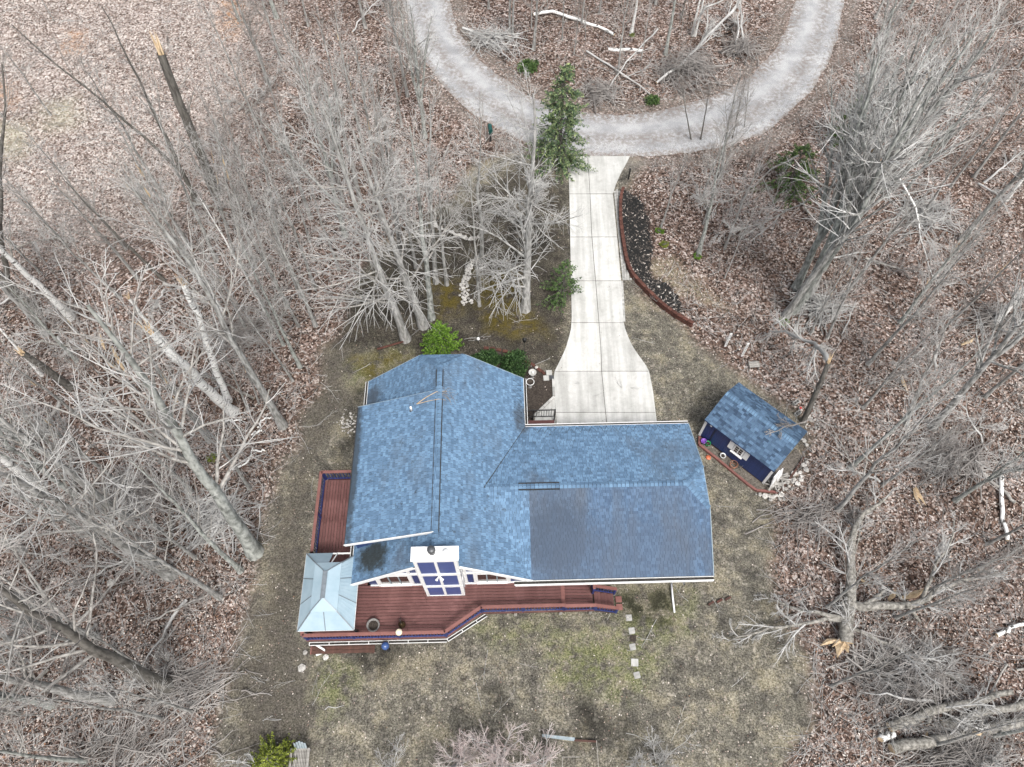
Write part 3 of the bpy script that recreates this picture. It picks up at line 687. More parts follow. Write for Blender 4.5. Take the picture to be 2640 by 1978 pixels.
# eave gutters: open troughs with debris inside
def gutter(p0, p1, parent=house, w=.13, h=.11, hang=0.0, name='gutter'):
    p0, p1 = Vector(p0), Vector(p1); d = (p1 - p0).normalized(); s = d.cross(Vector((0, 0, 1))).normalized()
    v, f = [], []
    for off, zz, ww, hh in ((s * (w / 2), 0, .018, h), (s * (-w / 2), 0, .018, h), (Vector((0, 0, 0)), -h / 2, w, .012)):
        k0 = len(v); v += beam_vf(p0 + off + Vector((0, 0, zz)), p1 + off + Vector((0, 0, zz)), ww, hh); f += [tuple(i + k0 for i in q) for q in BOXF]
    if hang:
        L = (p1 - p0).length
        for t in np.arange(0, L + .01, hang):
            k0 = len(v); c = p0 + d * min(t, L) + Vector((0, 0, h / 2 + .002)); v += beam_vf(c - s * w / 2, c + s * w / 2, .03, .012); f += [tuple(i + k0 for i in q) for q in BOXF]
    g = mesh(name, v, f, MT['white'], parent)
    beam('gutter_debris', p0 + Vector((0, 0, -h * .2)), p1 + Vector((0, 0, -h * .2)), w - .025, .02, MT['gutter_in'], g)
    return g
gutter((4.19, NN, ZE - .05), (4.19, 7.95, ZE - .05))
gutter((-4.19, NN, ZE - .05), (-4.19, 8.45, ZE - .05)); gutter((-4.19, 1.9, ZE - .05), (-4.19, .02, ZE - .05))
gutter((4.12, 7.9, ZE - .05), (12.5, 7.9, ZE - .05))
gutter((3.35, -.12, ZE - .06), (12.52, -.11, ZE - .06), w=.16, h=.13)
mesh('eave_board', beam_vf((3.4, -.23, ZE - .1), (12.5, -.215, ZE - .1), .03, .14), BOXF, MT['white'], house)
ds = P(1770, 1492, ZE); 
tube('downspout', [(11.2, -.14, ZE - .1), (11.2, -.3, ZE - .35), (11.2, .38, ZE - .9), (11.2, .42, .25), (11.2, -.25, .12), (11.2, -.95, .06)], .05, MT['white'], house, 6)
tube('downspout', [(4.25, 7.75, ZE - .1), (4.2, 7.4, ZE - .5), (4.1, 7.35, .2)], .04, MT['white'], house, 6)
tube('downspout', [(-4.15, 1.9, ZE - .1), (-3.72, 1.95, ZE - .5), (-3.68, 1.95, 1.1)], .04, MT['white'], house, 6)
# ridge caps, each bent piece its own
def cap_piece(name, L, w, drop, mat):
    v = [(-L / 2, -w, -drop), (L / 2, -w, -drop - .006), (L / 2, 0, -.006), (-L / 2, 0, 0.0), (L / 2, w, -drop - .006), (-L / 2, w, -drop), (-L / 2, -w, -drop - .02), (-L / 2, 0, -.02), (-L / 2, w, -drop - .02)]
    f = [(0, 1, 2, 3), (3, 2, 4, 5), (0, 3, 7, 6), (3, 5, 8, 7)]
    m = bpy.data.meshes.new(name); m.from_pydata(v, [], f); m.update(); m.materials.append(mat); return m
def ridge_caps(p0, p1, parent, pitch=.17, w=.16, drop=.1, z=.035, mat='sh_cap', every=None):
    p0, p1 = Vector(p0), Vector(p1); d = p1 - p0; L = d.length; n = max(1, int(L / pitch)); data = cap_piece('ridge_cap', L / n * .86, w, drop, MT[mat])
    rot = d.to_track_quat('X', 'Z').to_euler()
    for i in range(n):
        c = p0 + d * (i + .5) / n; inst('ridge_cap', data, parent, (c.x, c.y, c.z + z), rot)
ridge_caps((0, 9.6, ZR), (0, 0.6, ZR), house, .19, .14, .07, .06)
for a_, b_ in (((0, 9.6, ZR + .012), (0, .95, ZR + .012)), ((e0, 3.9, ZG + .005), (11.5, 3.9, ZG + .005))): beam('ridge_felt', a_, b_, .05, .03, MT['underlay'], house)
ridge_caps((e0 + .05, 3.9, ZG), (11.5, 3.9, ZG), house, .19, .14, .045, .045)
for s in (-1, 1): ridge_caps((0, 9.55, ZR), (s * 1.12, NH, mr(1.12)), house, .19, .13, .05)
ridge_caps((11.5, 3.9, ZG), (12.5, 5.0, zc), house, .19, .13, .035); ridge_caps((11.5, 3.9, ZG), (12.5, 2.8, zc), house, .19, .13, .035)
# raised ridge vents with dark side slots under the caps
def ridge_vent(p0, p1, slope, w=.155):
    p0, p1 = Vector(p0), Vector(p1); d = (p1 - p0).normalized(); s = d.cross(Vector((0, 0, 1))).normalized()
    v, f = [], []
    for sg in (-1, 1):
        k0 = len(v); a = p0 + s * sg * w + Vector((0, 0, -slope * w + .05)); b = p1 + s * sg * w + Vector((0, 0, -slope * w + .05))
        v += beam_vf(a, b, .045, .08); f += [tuple(i + k0 for i in q) for q in BOXF]
    mesh('ridge_vent', v, f, MT['black'], house)
ridge_vent((0, 9.35, ZR), (0, 8.45, ZR), .6); ridge_vent((0, 7.75, ZR), (0, 1.3, ZR), .65); ridge_vent((3.65, 3.9, ZG), (5.55, 3.9, ZG), SG)
# valley grime strips follow the two valleys on the north side
tube('valley_flashing', [(4.08, 7.75, ZE + .03), (3.1, 5.9, 4.02), (2.06, 3.92, ZG + .02)], .022, MT['gutter_in'], house, 5)
# heat cable zigzag above the garage gutter
zz = []
ex = 4.55
while ex < 12.3:
    w = random.choice((.34, .38, .42)); zz += [(ex, 7.72), (ex + w * .5, 7.35 + random.uniform(-.04, .04)), (ex + w, 7.72)]; ex += w + random.choice((.0, .0, .3))
tube('heat_cable', [(a, b, ZE + SG * (7.8 - b) + .028) for a, b in zz], .009, MT['black'], house, 4)
zz = []; ny_ = 10.5
while ny_ > 8.2: zz += [(3.98, ny_), (3.55, ny_ - .16), (3.98, ny_ - .32)]; ny_ -= .32
tube('heat_cable', [(a, b, mr(a) + .028) for a, b in zz], .008, MT['black'], house, 4)
# plumbing vent
vz = ZD + (ZR - ZD) * ((4.22 - 1.35) / 4.24)
pipe = lathe('vent_pipe', [(.055, 0), (.055, .38), (.045, .40)], MT['white'], house, (-1.35, 7.45, vz - .02), 12)
lathe('boot', [(.15, -.06), (.1, .03), (.06, .12)], MT['flue'], pipe, (0, 0, 0), 12)

# chimney chase
ch = empty('chimney', (0, 0, 0)); ch.parent = house
ca, cb, cs, cn, cz0, cz1 = -.82, .95, -.05, .42, .9, 6.95
box('chase', ((ca + cb) / 2, (cs + cn) / 2, (cz0 + cz1) / 2), (cb - ca, cn - cs, cz1 - cz0), MT['navy'], ch)
cm = (ca + cb) / 2
for x in (ca + .05, cm, cb - .05): box('corner_board', (x, cs - .012, (cz0 + cz1) / 2), (.14 if x != cm else .12, .05, cz1 - cz0), MT['white'], ch)
for z in (cz0 + .08, 2.75, 4.75, cz1 - .14): box('trim_band', (cm, cs - .016, z), (cb - ca + .06, .05, .30 if 2 < z < 6 else .18), MT['white'], ch)
for y in (cs + .05, cn - .05):
    box('corner_board', (cb + .012, y, (cz0 + cz1) / 2), (.05, .14, cz1 - cz0), MT['white'], ch)
    box('corner_board', (ca - .012, y, (cz0 + cz1) / 2), (.05, .14, cz1 - cz0), MT['white'], ch)
for z in (2.75, 4.75, cz1 - .14): 
    box('trim_band', (cb + .014, (cs + cn) / 2, z), (.05, cn - cs + .1, .28), MT['white'], ch)
for r0, r1 in ((1.07, 2.6), (2.9, 4.6), (4.9, 6.72)):
    for xa, xb in ((ca + .13, cm - .065), (cm + .065, cb - .13)):
        k_ = 0; zz_ = r0
        while zz_ < r1 - .02:
            h = min(.18, r1 - zz_); box('siding_board', ((xa + xb) / 2, cs - .004, zz_ + h / 2), (xb - xa, .02, h - .008), MT['navy_reflect'], ch); zz_ += .18
cap = box('cap', (cm, (cs + cn) / 2, cz1 + .03), (cb - ca + .2, cn - cs + .14, .08), MT['white'], ch)
fl = lathe('flue', [(.19, 0), (.19, .03), (.13, .06), (.12, .36), (.165, .38), (.17, .54), (.14, .59), (.03, .61)], MT['flue'], ch, (-.03, .20, cz1 + .07), 20)
lathe('collar', [(.20, 0), (.19, .05), (.14, .12)], MT['white'], fl, (0, 0, 0), 20)
lathe('side_vent', [(.12, 0), (.12, .14), (.135, .15), (.135, .22), (.03, .25)], MT['white'], ch, (.55, .18, cz1 + .07), 18)
fx = empty('floodlight', (0, 0, 0)); fx.parent = ch
box('bracket', (cm + .0, cs - .08, 4.62), (.12, .08, .12), MT['white'], fx)
for s in (-1, 1):
    o = lathe('lamp_head', [(.03, 0), (.035, .07), (.06, .14), (.062, .17)], MT['white'], fx, (cm + s * .05, cs - .1, 4.6), 12); o.rotation_euler = (R(115), 0, R(s * 40))

# gable wall: white posts, navy panels and windows either side of the chimney
wn_ = .5
def gbox(name, xa, xb, za, zb, d, mat, parent=house): return box(name, ((xa + xb) / 2, wn_ - d / 2, (za + zb) / 2), (xb - xa, d, zb - za), MT[mat], parent)
for s in (-1, 1):
    for a, b in ((1.0, 1.14), (1.44, 1.60), (3.02, 3.2)):
        xa, xb = sorted((s * a, s * b)); gbox('post_trim', xa, xb, .95, min(mr(b), 4.9) - .2, .06, 'white')
    xa, xb = sorted((s * .96, s * 3.2)); gbox('base_trim', xa, xb, .95, 1.13, .075, 'white'); gbox('transom', xa, xb, 2.82, 3.02, .068, 'white')
    xa, xb = sorted((s * 3.2, s * 3.6)); gbox('base_trim', xa, xb, .95, 1.1, .06, 'white')
    xa, xb = sorted((s * 1.60, s * 3.02))
    w = empty('window', ((xa + xb) / 2, wn_, 2.05)); w.parent = house
    box('pane', (0, -.02, 0), (xb - xa, .03, 1.5), MT['glass'], w)
    for z in (-.72, .72): box('frame', (0, -.045, z), (xb - xa, .06, .09), MT['white'], w)
    for t in (-.5, -.17, .17, .5): box('frame' if abs(t) == .5 else 'mullion', (t * (xb - xa), -.045, 0), (.07 if abs(t) == .5 else .05, .05, 1.36), MT['white'] if abs(t) == .5 else MT['bluewood'], w)
    box('sill', (0, -.07, -.80), (xb - xa + .08, .14, .05), MT['white'], w)
    gbox('window_panel', *sorted((s * 1.18, s * 1.41)), 1.2, 2.75, .03, 'navy')
# dead twig on the roof
def zig(p0, d, L, n, wob_):
    p = Vector(p0); out = [p.copy()]
    for i in range(n):
        d = (Vector(d) + Vector((random.uniform(-1, 1), random.uniform(-1, 1), random.uniform(-.2, .2))) * wob_).normalized(); p = p + d * L / n; out.append(p.copy())
    return out

# front porch: plank landing, black railing, white post
porch = empty('porch', (HX + 4.85, HY + 9.35, 0), YAW, 'small brown plank porch tucked between main house and garage roof', 'porch')
for i in range(5): box('plank', (0, -.55 + i * .2, .45), (1.55, .185, .04), MT['deck'], porch)
box('landing_frame', (0, -.15, .22), (1.5, 1.0, .40), MT['darkwood'], porch)
box('newel_post', (.86, -.35, .9), (.1, .1, 1.0), MT['white'], porch)
rail = empty('railing', (0, .5, 0)); rail.parent = porch
beam('rail_bar', (-.95, 0, 1.38), (.78, 0, 1.38), .05, .05, MT['black'], rail); beam('rail_bar', (-.95, 0, .62), (.78, 0, .62), .04, .04, MT['black'], rail)
for i in range(13): box('baluster', (-.9 + i * .135, 0, 1.0), (.022, .022, .74), MT['black'], rail)
for x in (-.42, .78): box('rail_post', (x, 0, .72), (.07, .07, 1.4), MT['black'], rail)

# ------------------------------------------------------------------ the deck
deck = empty('deck', (HX, HY, 0), YAW, 'red brown plank deck wrapping the west and south sides of the house', 'deck')
DZ = 1.02
def clip_south(n_):          # east end of a south deck board at local north n_
    if n_ > -.9: return 5.72
    return max(.12, 1.75 - (-.9 - n_) * 1.55)
y = -1.92
while y < .42:
    xe = clip_south(y - .07); x0 = -6.38; step = [x0, -1.4 + .6 * random.random(), xe] if xe > 3 else [x0, -2.2 + random.random(), xe]
    for a, b in zip(step, step[1:]): box('board', ((a + b) / 2, y, DZ - .015 + random.uniform(-.002, .002)), (b - a - .012, .128, .03), MT['deck'], deck)
    y += .146
x = -6.32
while x < -3.7:
    for a, b in ((.50, 3.3 + random.random()), (None, 6.05)):
        a = a if a is not None else last
        last = b
        box('board', (x, (a + b) / 2, DZ - .015 + random.uniform(-.002, .002)), (.128, b - a - .012, .03), MT['deck'], deck)
    x += .146
# lower landing and the stair at the east end
y = -.85
while y < .42:
    box('board', (6.47, y, DZ - .19), (1.36, .128, .03), MT['deck'], deck); y += .146
box('step_board', (5.76, -.24, DZ - .085), (.09, 1.32, .16), MT['deckcap'], deck); box('step_board', (5.68, -.24, DZ + .006), (.13, 1.34, .034), MT['deckcap'], deck)
for i in range(3):
    for j in range(2): box('tread', (7.32 + i * .34 + j * .155, -.44, .72 - i * .2), (.148, .82, .035), MT['deck'], deck)
    box('riser', (7.235 + i * .34, -.44, .62 - i * .2), (.02, .8, .2), MT['darkwood'], deck)
for s in (-.88, .0): beam('stringer', (7.2, s, .74), (8.3, s, .08), .04, .26, MT['darkwood'], deck)
for s in (-.62, -.25): box('foot_block', (8.52, s, .05), (.3, .28, .12), MT['deckcap'], deck)
# rim, joists and posts
edge = [(-6.45, 6.15), (-6.45, -2.0), (.1, -2.0), (1.78, -.93), (7.18, -.93)]
for a, b in zip(edge, edge[1:]):
    low = .17 if a[0] > 1.7 else 0
    beam('rim_board', (*a, DZ - .13), (*b, DZ - .13), .04, .2, MT['deck'], deck)
beam('rim_board', (-6.45, 6.15, DZ - .13), (-4.2, 6.15, DZ - .13), .04, .2, MT['deck'], deck)
for px_, py_ in ((-5.3, -1.9), (-4.0, -1.9), (-2.6, -1.9), (-1.0, -1.9), (.1, -1.9), (3.4, -.9), (5.6, -.9), (7.05, -.9), (-6.35, 0), (-6.35, 2.2), (-6.35, 4.4), (-6.35, 6)):
    box('support_post', (px_, py_ + .05, .44), (.14, .14, .96), MT['greywood'], deck)
# railings: cap, rails, blue balusters
RH = .95
bal = mdata('baluster', box_vf((0, 0, 0), (.038, .038, RH - .14)), BOXF, MT['navy_trim'])
def railing(p0, p1, z0, z1, cap_w=.15):
    p0, p1 = Vector((*p0, z0)), Vector((*p1, z1)); L = (p1 - p0).length; d = (p1 - p0).normalized()
    g = empty('railing', (0, 0, 0)); g.parent = deck
    up = Vector((0, 0, 1))
    beam('cap_rail', p0 + up * RH - d * .04, p1 + up * RH + d * .04, cap_w, .04, MT['deckcap'], g)
    beam('rail', p0 + up * (RH - .065), p1 + up * (RH - .065), .045, .09, MT['navy_trim'], g); beam('rail', p0 + up * .09, p1 + up * .09, .045, .09, MT['navy_trim'], g)
    a = math.atan2(d.y, d.x); n = max(2, int(L / .145))
    for i in range(n):
        c = p0 + (p1 - p0) * (i + .5) / n; inst('baluster', bal, g, (c.x, c.y, c.z + RH * .5), (0, 0, a))
    for t in np.linspace(0, 1, max(2, int(L / 1.8) + 1)):
        c = p0 + (p1 - p0) * t; box('rail_post', (c.x, c.y, c.z + RH / 2 - .03), (.09, .09, RH - .03), MT['navy_trim'], g)
railing((-6.41, 6.1), (-6.41, 1.9), DZ, DZ); railing((-6.41, 1.9), (-6.41, -1.93), DZ, DZ); railing((-4.8, 6.1), (-6.36, 6.1), DZ, DZ)
railing((-6.36, -1.96), (.1, -1.96), DZ, DZ); railing((.13, -1.95), (1.77, -.89), DZ, DZ); railing((1.8, -.89), (5.7, -.89), DZ, DZ)
railing((5.74, -.89), (7.16, -.89), DZ - .17, DZ - .17); railing((7.2, -.89), (8.3, -.89), DZ - .22, .12); railing((7.16, .38), (7.16, -.1), DZ - .17, DZ - .17, .12); railing((7.22, .02), (8.3, .02), DZ - .22, .12)
# white rain gutter hung below the deck edge
gu = gutter((-6.35, -2.11, .70), (.12, -2.11, .70), deck, .13, .1, .93, 'deck_gutter'); gutter((.16, -2.09, .70), (2.0, -.98, .70), deck, .13, .1, .8, 'deck_gutter')
tube('downspout', [(-6.1, -2.11, .62), (-5.75, -2.3, .25), (-5.72, -2.36, .1), (-6.15, -2.5, .05)], .055, MT['white'], deck, 6)
# low plank skirt by the south west corner
low = empty('plank_landing', (HX - 4.9, HY - 2.35, 0), YAW, 'low red brown plank landing on the ground under the deck corner', 'landing')
for i in range(3): box('plank', (.1, -.16 + i * .17, .16), (3.0, .155, .05), MT['darkwood'], low)  # darker timber colour stands in for the shade under the deck
for x in (-1.3, 1.5): box('joist', (x, 0, .06), (.09, .5, .13), MT['darkwood'], low)
box('edge_board', (-1.43, .01, .16), (.05, .54, .1), MT['deckcap'], low)

# ------------------------------------------------------------------ hardtop gazebo on the deck (north-east panel blown off)
gz = empty('gazebo', (HX - 5.1, HY - .33, DZ), YAW, 'pale blue metal hardtop gazebo on the deck corner with a missing roof panel', 'gazebo')
gw, gl, zh0, zh1, zt0, zt1 = 1.26, 1.76, 1.95, 2.72, 2.62, 3.02   # half sizes, eave height, top of lower tier, upper tier
iw, il = .50, 1.0
def gpanel(name, pts, mat='gaz'): return slab(name, pts, .025, MT[mat], gz)
def quadsplit(a, b, c, d, n):     # a-b eave, d-c top: n panels side by side
    out = []
    for i in range(n):
        t0, t1 = i / n + .004, (i + 1) / n - .004
        lerp = lambda p, q, t: tuple(p[k] + (q[k] - p[k]) * t for k in range(3))
        out.append([lerp(a, b, t0), lerp(a, b, t1), lerp(d, c, t1), lerp(d, c, t0)])
    return out
SWc, SEc, NEc, NWc = (-gw, -gl, zh0), (gw, -gl, zh0), (gw, gl, zh0), (-gw, gl, zh0)
sw, se, ne, nw = (-iw, -il, zh1), (iw, -il, zh1), (iw, il, zh1), (-iw, il, zh1)
for q_ in quadsplit(SWc, SEc, se, sw, 2): gpanel('roof_panel', q_)
for q_ in quadsplit(NWc, SWc, sw, nw, 3): gpanel('roof_panel', q_)
qs = quadsplit(NEc, NWc, nw, ne, 2); gpanel('roof_panel', qs[1])
qe = quadsplit(SEc, NEc, ne, se, 3); gpanel('roof_panel', qe[0]); gpanel('roof_panel', qe[1]); gpanel('roof_panel', qe[2])
up0 = (-iw - .1, -il - .1, zt0 + .06), (iw + .1, -il - .1, zt0 + .06), (iw + .1, il + .1, zt0 + .06), (-iw - .1, il + .1, zt0 + .06)
r0_, r1_ = (0, -.55, zt1 + .06), (0, .55, zt1 + .06)
gpanel('upper_panel', [up0[0], up0[1], r0_]); gpanel('upper_panel', [up0[2], up0[3], r1_])
gpanel('upper_panel', [up0[3], up0[0], r0_, r1_]); gpanel('upper_panel', [up0[1], up0[2], r1_, r0_])
box('ridge_beam', (0, 0, zt1 + .075), (.2, 1.2, .05), MT['gazseam'], gz)
for a, b in ((SWc, sw), (SEc, se), (NEc, ne), (NWc, nw)):
    beam('hip_rib', (a[0], a[1], a[2] + .012), (b[0], b[1], b[2] + .012), .05, .035, MT['gazseam'], gz)
for a, b in zip(up0, (r0_, r0_, r1_, r1_)): beam('hip_rib', a, b, .04, .05, MT['gazseam'], gz)
for a, b in ((SWc, SEc), (SEc, NEc), (NEc, NWc), (NWc, SWc)): beam('eave_beam', (a[0] * .985, a[1] * .985, a[2] - .05), (b[0] * .985, b[1] * .985, b[2] - .05), .06, .08, MT['white'], gz)
for t in (-.333, .333):
    for s in (-1, 1):
        beam('seam_rib', (s * gw, t * gl, zh0 + .012), (s * iw, t * il, zh1 + .012), .03, .025, MT['gazseam'], gz)
beam('seam_rib', (0, -gl, zh0 + .012), (0, -il, zh1 + .012), .03, .025, MT['gazseam'], gz)
beam('rafter', (.2, gl, zh0 - .02), (.1, il, zh1 - .02), .04, .05, MT['white'], gz); beam('rafter', (gw * .8, gl * .62, zh0 + .12), (.1, gl * .62, zh0 + .28), .03, .04, MT['white'], gz)
for sx in (-1, 1):
    for sy in (-1, 1): box('post', (sx * (gw - .16), sy * (gl - .2), zh0 / 2), (.09, .09, zh0 - .06), MT['black'], gz)
nr = 16
for i in range(nr):    # standing seams on the east slope
    t = -1 + 2 * (i + .5) / nr
    if abs(abs(t) - .333) < .05 : continue
    beam('standing_seam', (gw, t * gl, zh0 + .006), (iw, t * il, zh1 + .006), .012, .02, MT['gaz'], gz)

# things standing on and by the deck
def hp(e, n, z=0):
    c, s = math.cos(YAW), math.sin(YAW); return (HX + e * c - n * s, HY + e * s + n * c, z)
pot = empty('planter_pot', hp(-3.3, -1.45, DZ), 0, 'round grey planter pot standing on the deck boards beside the gazebo', 'planter')
lathe('pot_wall', [(.2, 0), (.27, .3), (.31, .32), (.31, .38), (.26, .38), (.25, .30), (.05, .28)], MT['greypot'], pot, (0, 0, 0), 20)
lathe('potting_soil', [(.25, .28), (.2, .315), (.02, .325)], MT['soil'], pot, (0, 0, 0), 16)
fd = empty('bird_feeder', hp(-1.92, -1.50, DZ), 0, 'dark bronze bird feeder on a pole near the south deck rail', 'bird feeder')
tube('pole', [(0, 0, 0), (0, 0, .9), (-.02, .1, 1.12), (-.02, .2, 1.05)], .015, MT['black'], fd, 6)
lathe('feeder_roof', [(.17, .62), (.16, .66), (.06, .8), (.02, .82)], MT['bronze'], fd, (0, 0, 0), 14); lathe('seed_tray', [(.03, .40), (.15, .42), (.17, .47), (.05, .47)], MT['bronze'], fd, (0, 0, 0), 14); lathe('seed_tube', [(.08, .46), (.08, .63)], MT['bally'], fd, (0, 0, 0), 10)
def globe(name, loc, r, mat, label, stand):
    g = empty(name, loc, 0, label, 'garden globe')
    pr = [(max(.004, r * math.sin(a)), r - r * math.cos(a)) for a in np.linspace(.05, math.pi - .02, 14)]
    lathe('ball', [(a, b + stand) for a, b in pr], MT[mat], g, (0, 0, 0), 22)
    lathe('stand', [(.1, 0), (.08, .04), (.03, .1), (.025, stand), (.07, stand + .03)], MT['black'], g, (0, 0, 0), 10)
globe('garden_globe', hp(-1.95, -1.96, DZ + RH - .0), .155, 'bally', 'pale yellow globe standing on the south deck rail', .06)
globe('garden_globe', hp(-2.72, -2.34, 0), .19, 'balldb', 'dark blue glass globe on a stand just outside the south deck rail', .85)
lad = empty('trellis', hp(-4.42, 7.3, 0), YAW, 'narrow white wooden trellis leaning beside the west wall of the house', 'trellis')
for s in (-.09, .09): beam('stile', (s - .35, -.75, 1.30), (s - .28, .75, 1.35), .03, .04, MT['white'], lad)
for i in range(9): beam('rung', (-.44, -.7 + i * .17, 1.33), (-.19, -.7 + i * .17, 1.33), .03, .025, MT['white'], lad)
for yy in (-.7, .7): beam('leg', (-.31, yy, 0), (-.31, yy, 1.32), .04, .04, MT['white'], lad)
tw = empty('fallen_twig', hp(-1.1, 7.8, 0), YAW, 'pale dead branch lying across the dormer roof near the ridge', 'branch')
rz_ = lambda e: ZD + (ZR + .045 - ZD) * ((4.22 + min(e, 0)) / 4.24) + .05 if e < 0 else mr(e) + .06
def rp(pts): return [(e + 1.1, n - 7.8, rz_(e)) for e, n in pts]
tube('stem', rp([(-1.1, 7.7), (-.6, 7.95), (-.1, 8.1), (.35, 8.25)]), [.022, .018, .014, .008], MT['split'], tw, 5)
tube('side_shoot', rp([(-1.1, 7.7), (-.5, 7.7), (0, 7.68), (.3, 7.75)]), [.018, .014, .01, .006], MT['split'], tw, 5)
for i in range(8):
    a = random.uniform(-.2, .3); tube('side_shoot', rp([(a, 8.0), (a + .25, 8.1 + random.uniform(-.3, .4)), (a + .6, 8.05 + random.uniform(-.5, .6))]), [.01, .008, .005], MT['twigdark'], tw, 4)

# ------------------------------------------------------------------ garden shed
SX, SY, SYAW = 12.9, 16.95, R(-43.5)
shed = empty('shed', (SX, SY, 0), SYAW, 'small navy garden shed with blue shingled roof standing right of the garage', 'shed')
def sp(x, y, z=0):
    c, s = math.cos(SYAW), math.sin(SYAW); return (SX + x * c - y * s, SY + x * s + y * c, z)
sl2, sw2, seh, srh = 2.12, 1.35, 2.22, 3.12
slope_s = (srh - 2.18) / 1.57
box('floor_skid', (0, 0, .07), (4.2, 2.66, .14), MT['darkwood'], shed)
prof = [(-sw2 + .03, .14), (sw2 - .03, .14), (sw2 - .03, srh - slope_s * sw2 - .08), (0, srh - .09), (-sw2 + .03, srh - slope_s * sw2 - .08)]
mesh('wall', [(-sl2 + .03, y, z) for y, z in prof] + [(sl2 - .03, y, z) for y, z in prof], [(4, 3, 2, 1, 0), (5, 6, 7, 8, 9)] + [((i + 1) % 5, 5 + (i + 1) % 5, 5 + i, i) for i in range(5)], MT['navy'], shed)
nb = 30
for i in range(nb):
    x = -sl2 + .06 + (i + .5) * (2 * sl2 - .12) / nb; box('siding_board', (x, -sw2 + .012, 1.17), ((2 * sl2 - .12) / nb - .012, .04, 2.02), MT['navy'], shed)
for x in (-sl2 + .03, sl2 - .03):
    box('corner_board', (x, -sw2 - .012, 1.15), (.13, .06, 2.05), MT['white'], shed); box('corner_board', (x, sw2, 1.15), (.13, .06, 2.05), MT['white'], shed)
A_ = [(-2.17, -1.57, 2.18), (2.17, -1.57, 2.18), (2.17, 0, srh), (-2.17, 0, srh)]; B_ = [(2.17, 1.57, 2.18), (-2.17, 1.57, 2.18), (-2.17, 0, srh), (2.17, 0, srh)]
for i, q_ in enumerate((A_, B_)):
    o = slab('roof_slope', q_, .09, MT['navy'], shed); shingles('shingle', q_, o, MT['sh_shed'], expo=.14, wmin=.14, wmax=.34, seed=30 + i, lift=.018)
ridge_caps((-2.16, 0, srh), (2.16, 0, srh), shed, .145, .15, .07, .03, 'sh_cap')
w = empty('window', (.12, -sw2 - .01, 1.42)); w.parent = shed
box('frame', (0, -.035, 0), (.62, .05, .80), MT['white'], w)
for i in range(2):
    for j in range(3): box('pane', (-.12 + .24 * i, -.055, -.21 + .21 * j), (.19, .03, .155), MT['glass'], w)
for s in (-1, 1): box('shutter', (s * .47, -.035, -.02), (.28, .045, .70), MT['white'], w)
box('sill', (0, -.07, -.44), (.72, .12, .06), MT['white'], w)
lathe('porch_lamp', [(.03, 0), (.07, .05), (.06, .12), (.02, .14)], MT['white'], shed, (-1.75, -sw2 - .06, 1.75), 10)
tube('wall_pipe', [(-1.45, -sw2 - .03, 1.95), (-1.45, -sw2 - .04, .3)], .018, MT['black'], shed, 6)
pan = empty('white_board', sp(2.35, -.75, 0), SYAW, 'white painted board leaning against the end wall of the shed', 'board')
beam('panel', (.16, -.30, .1), (-.02, -.30, 1.3), .55, .05, MT['white'], pan, (1, 0, 0)); beam('panel', (.26, .12, .1), (.04, .12, 1.05), .42, .05, MT['white'], pan, (1, 0, 0))
# timber edging round the shed bed
zp = lambda x, y, z=0: P(1740 + x / 4.603, 940 + y / 4.603, z)
ed = [zp(*q) for q in ((285,865),(283,960),(500,1130),(690,1290),(860,1430),(960,1500),(1215,1525),(1350,1370),(1440,1240),(1520,1110))]
edg = empty('timber_edging', ed[4], 0, 'long red brown timber edging enclosing the planting bed around the shed', 'edging')
for i, (a, b) in enumerate(zip(ed, ed[1:])):
    beam('timber', a - edg.location + Vector((0, 0, .08)), b - edg.location + Vector((0, 0, .08)), .11, .17, MT['deckcap'] if i < 6 else MT['darkwood'], edg)
bedp = [tuple(zp(*q)[:2]) for q in ((290,870),(290,955),(500,1122),(690,1282),(860,1422),(960,1490),(1210,1515),(1345,1365),(1435,1235),(1515,1105),(1440,1000),(1040,1380))]
tag(prism('shed_bed', bedp, -.1, .04, M('bed_soil', (.06, .052, .044), (.20, .18, .155), 12, .95, bump=.8, kind='World')), kind='structure')
def bucket(name, loc, r, h, mat, label, soil=True, cat='pot'):
    g = empty(name, loc, 0, label, cat)
    lathe('pot_wall', [(r * .7, 0), (r * .95, h * .85), (r * 1.08, h * .86), (r * 1.08, h), (r * .9, h), (r * .85, h * .8), (.02, h * .78)], MT[mat], g, (0, 0, 0), 18)
    if soil: lathe('potting_soil', [(r * .86, h * .79), (.02, h * .84)], MT['soil'], g, (0, 0, 0), 14)
    return g
bucket('flower_pot', zp(330, 930, .05), .15, .28, 'purple', 'round purple plastic pot at the west corner of the shed', False)
bucket('flower_pot', zp(382, 955, .05), .145, .26, 'green', 'bright green pot beside the purple pot at the shed corner')
bucket('flower_pot', zp(560, 1098, .05), .15, .22, 'white', 'white rimmed pot in the bed below the shed window')
lathe('garden_disc', [(.13, 0), (.14, .02), (.135, .05), (.03, .06)], MT['orange'], None, zp(395, 1105), 16)
tag(bpy.data.objects['garden_disc'], 'small orange round disc lying on the ground outside the shed edging', 'disc')
bsk = empty('wire_basket', zp(685, 1205, .05), 0, 'brown hoop basket planter with dry stems beside the shed wall', 'basket')
a = np.linspace(0, 2 * math.pi, 19)
for z, r_ in ((.04, .17), (.28, .21)): tube('hoop', [(r_ * math.cos(t), r_ * math.sin(t), z) for t in a], .018, MT['terra'], bsk, 5)
for i in range(8): t = i * math.pi / 4; tube('stave', [(.17 * math.cos(t), .17 * math.sin(t), .04), (.21 * math.cos(t), .21 * math.sin(t), .28)], .012, MT['terra'], bsk, 4)
dry = empty('dry_plant', zp(765, 1215, .05), 0, 'tangled dark dry plant beside the hoop basket at the shed wall', 'plant')
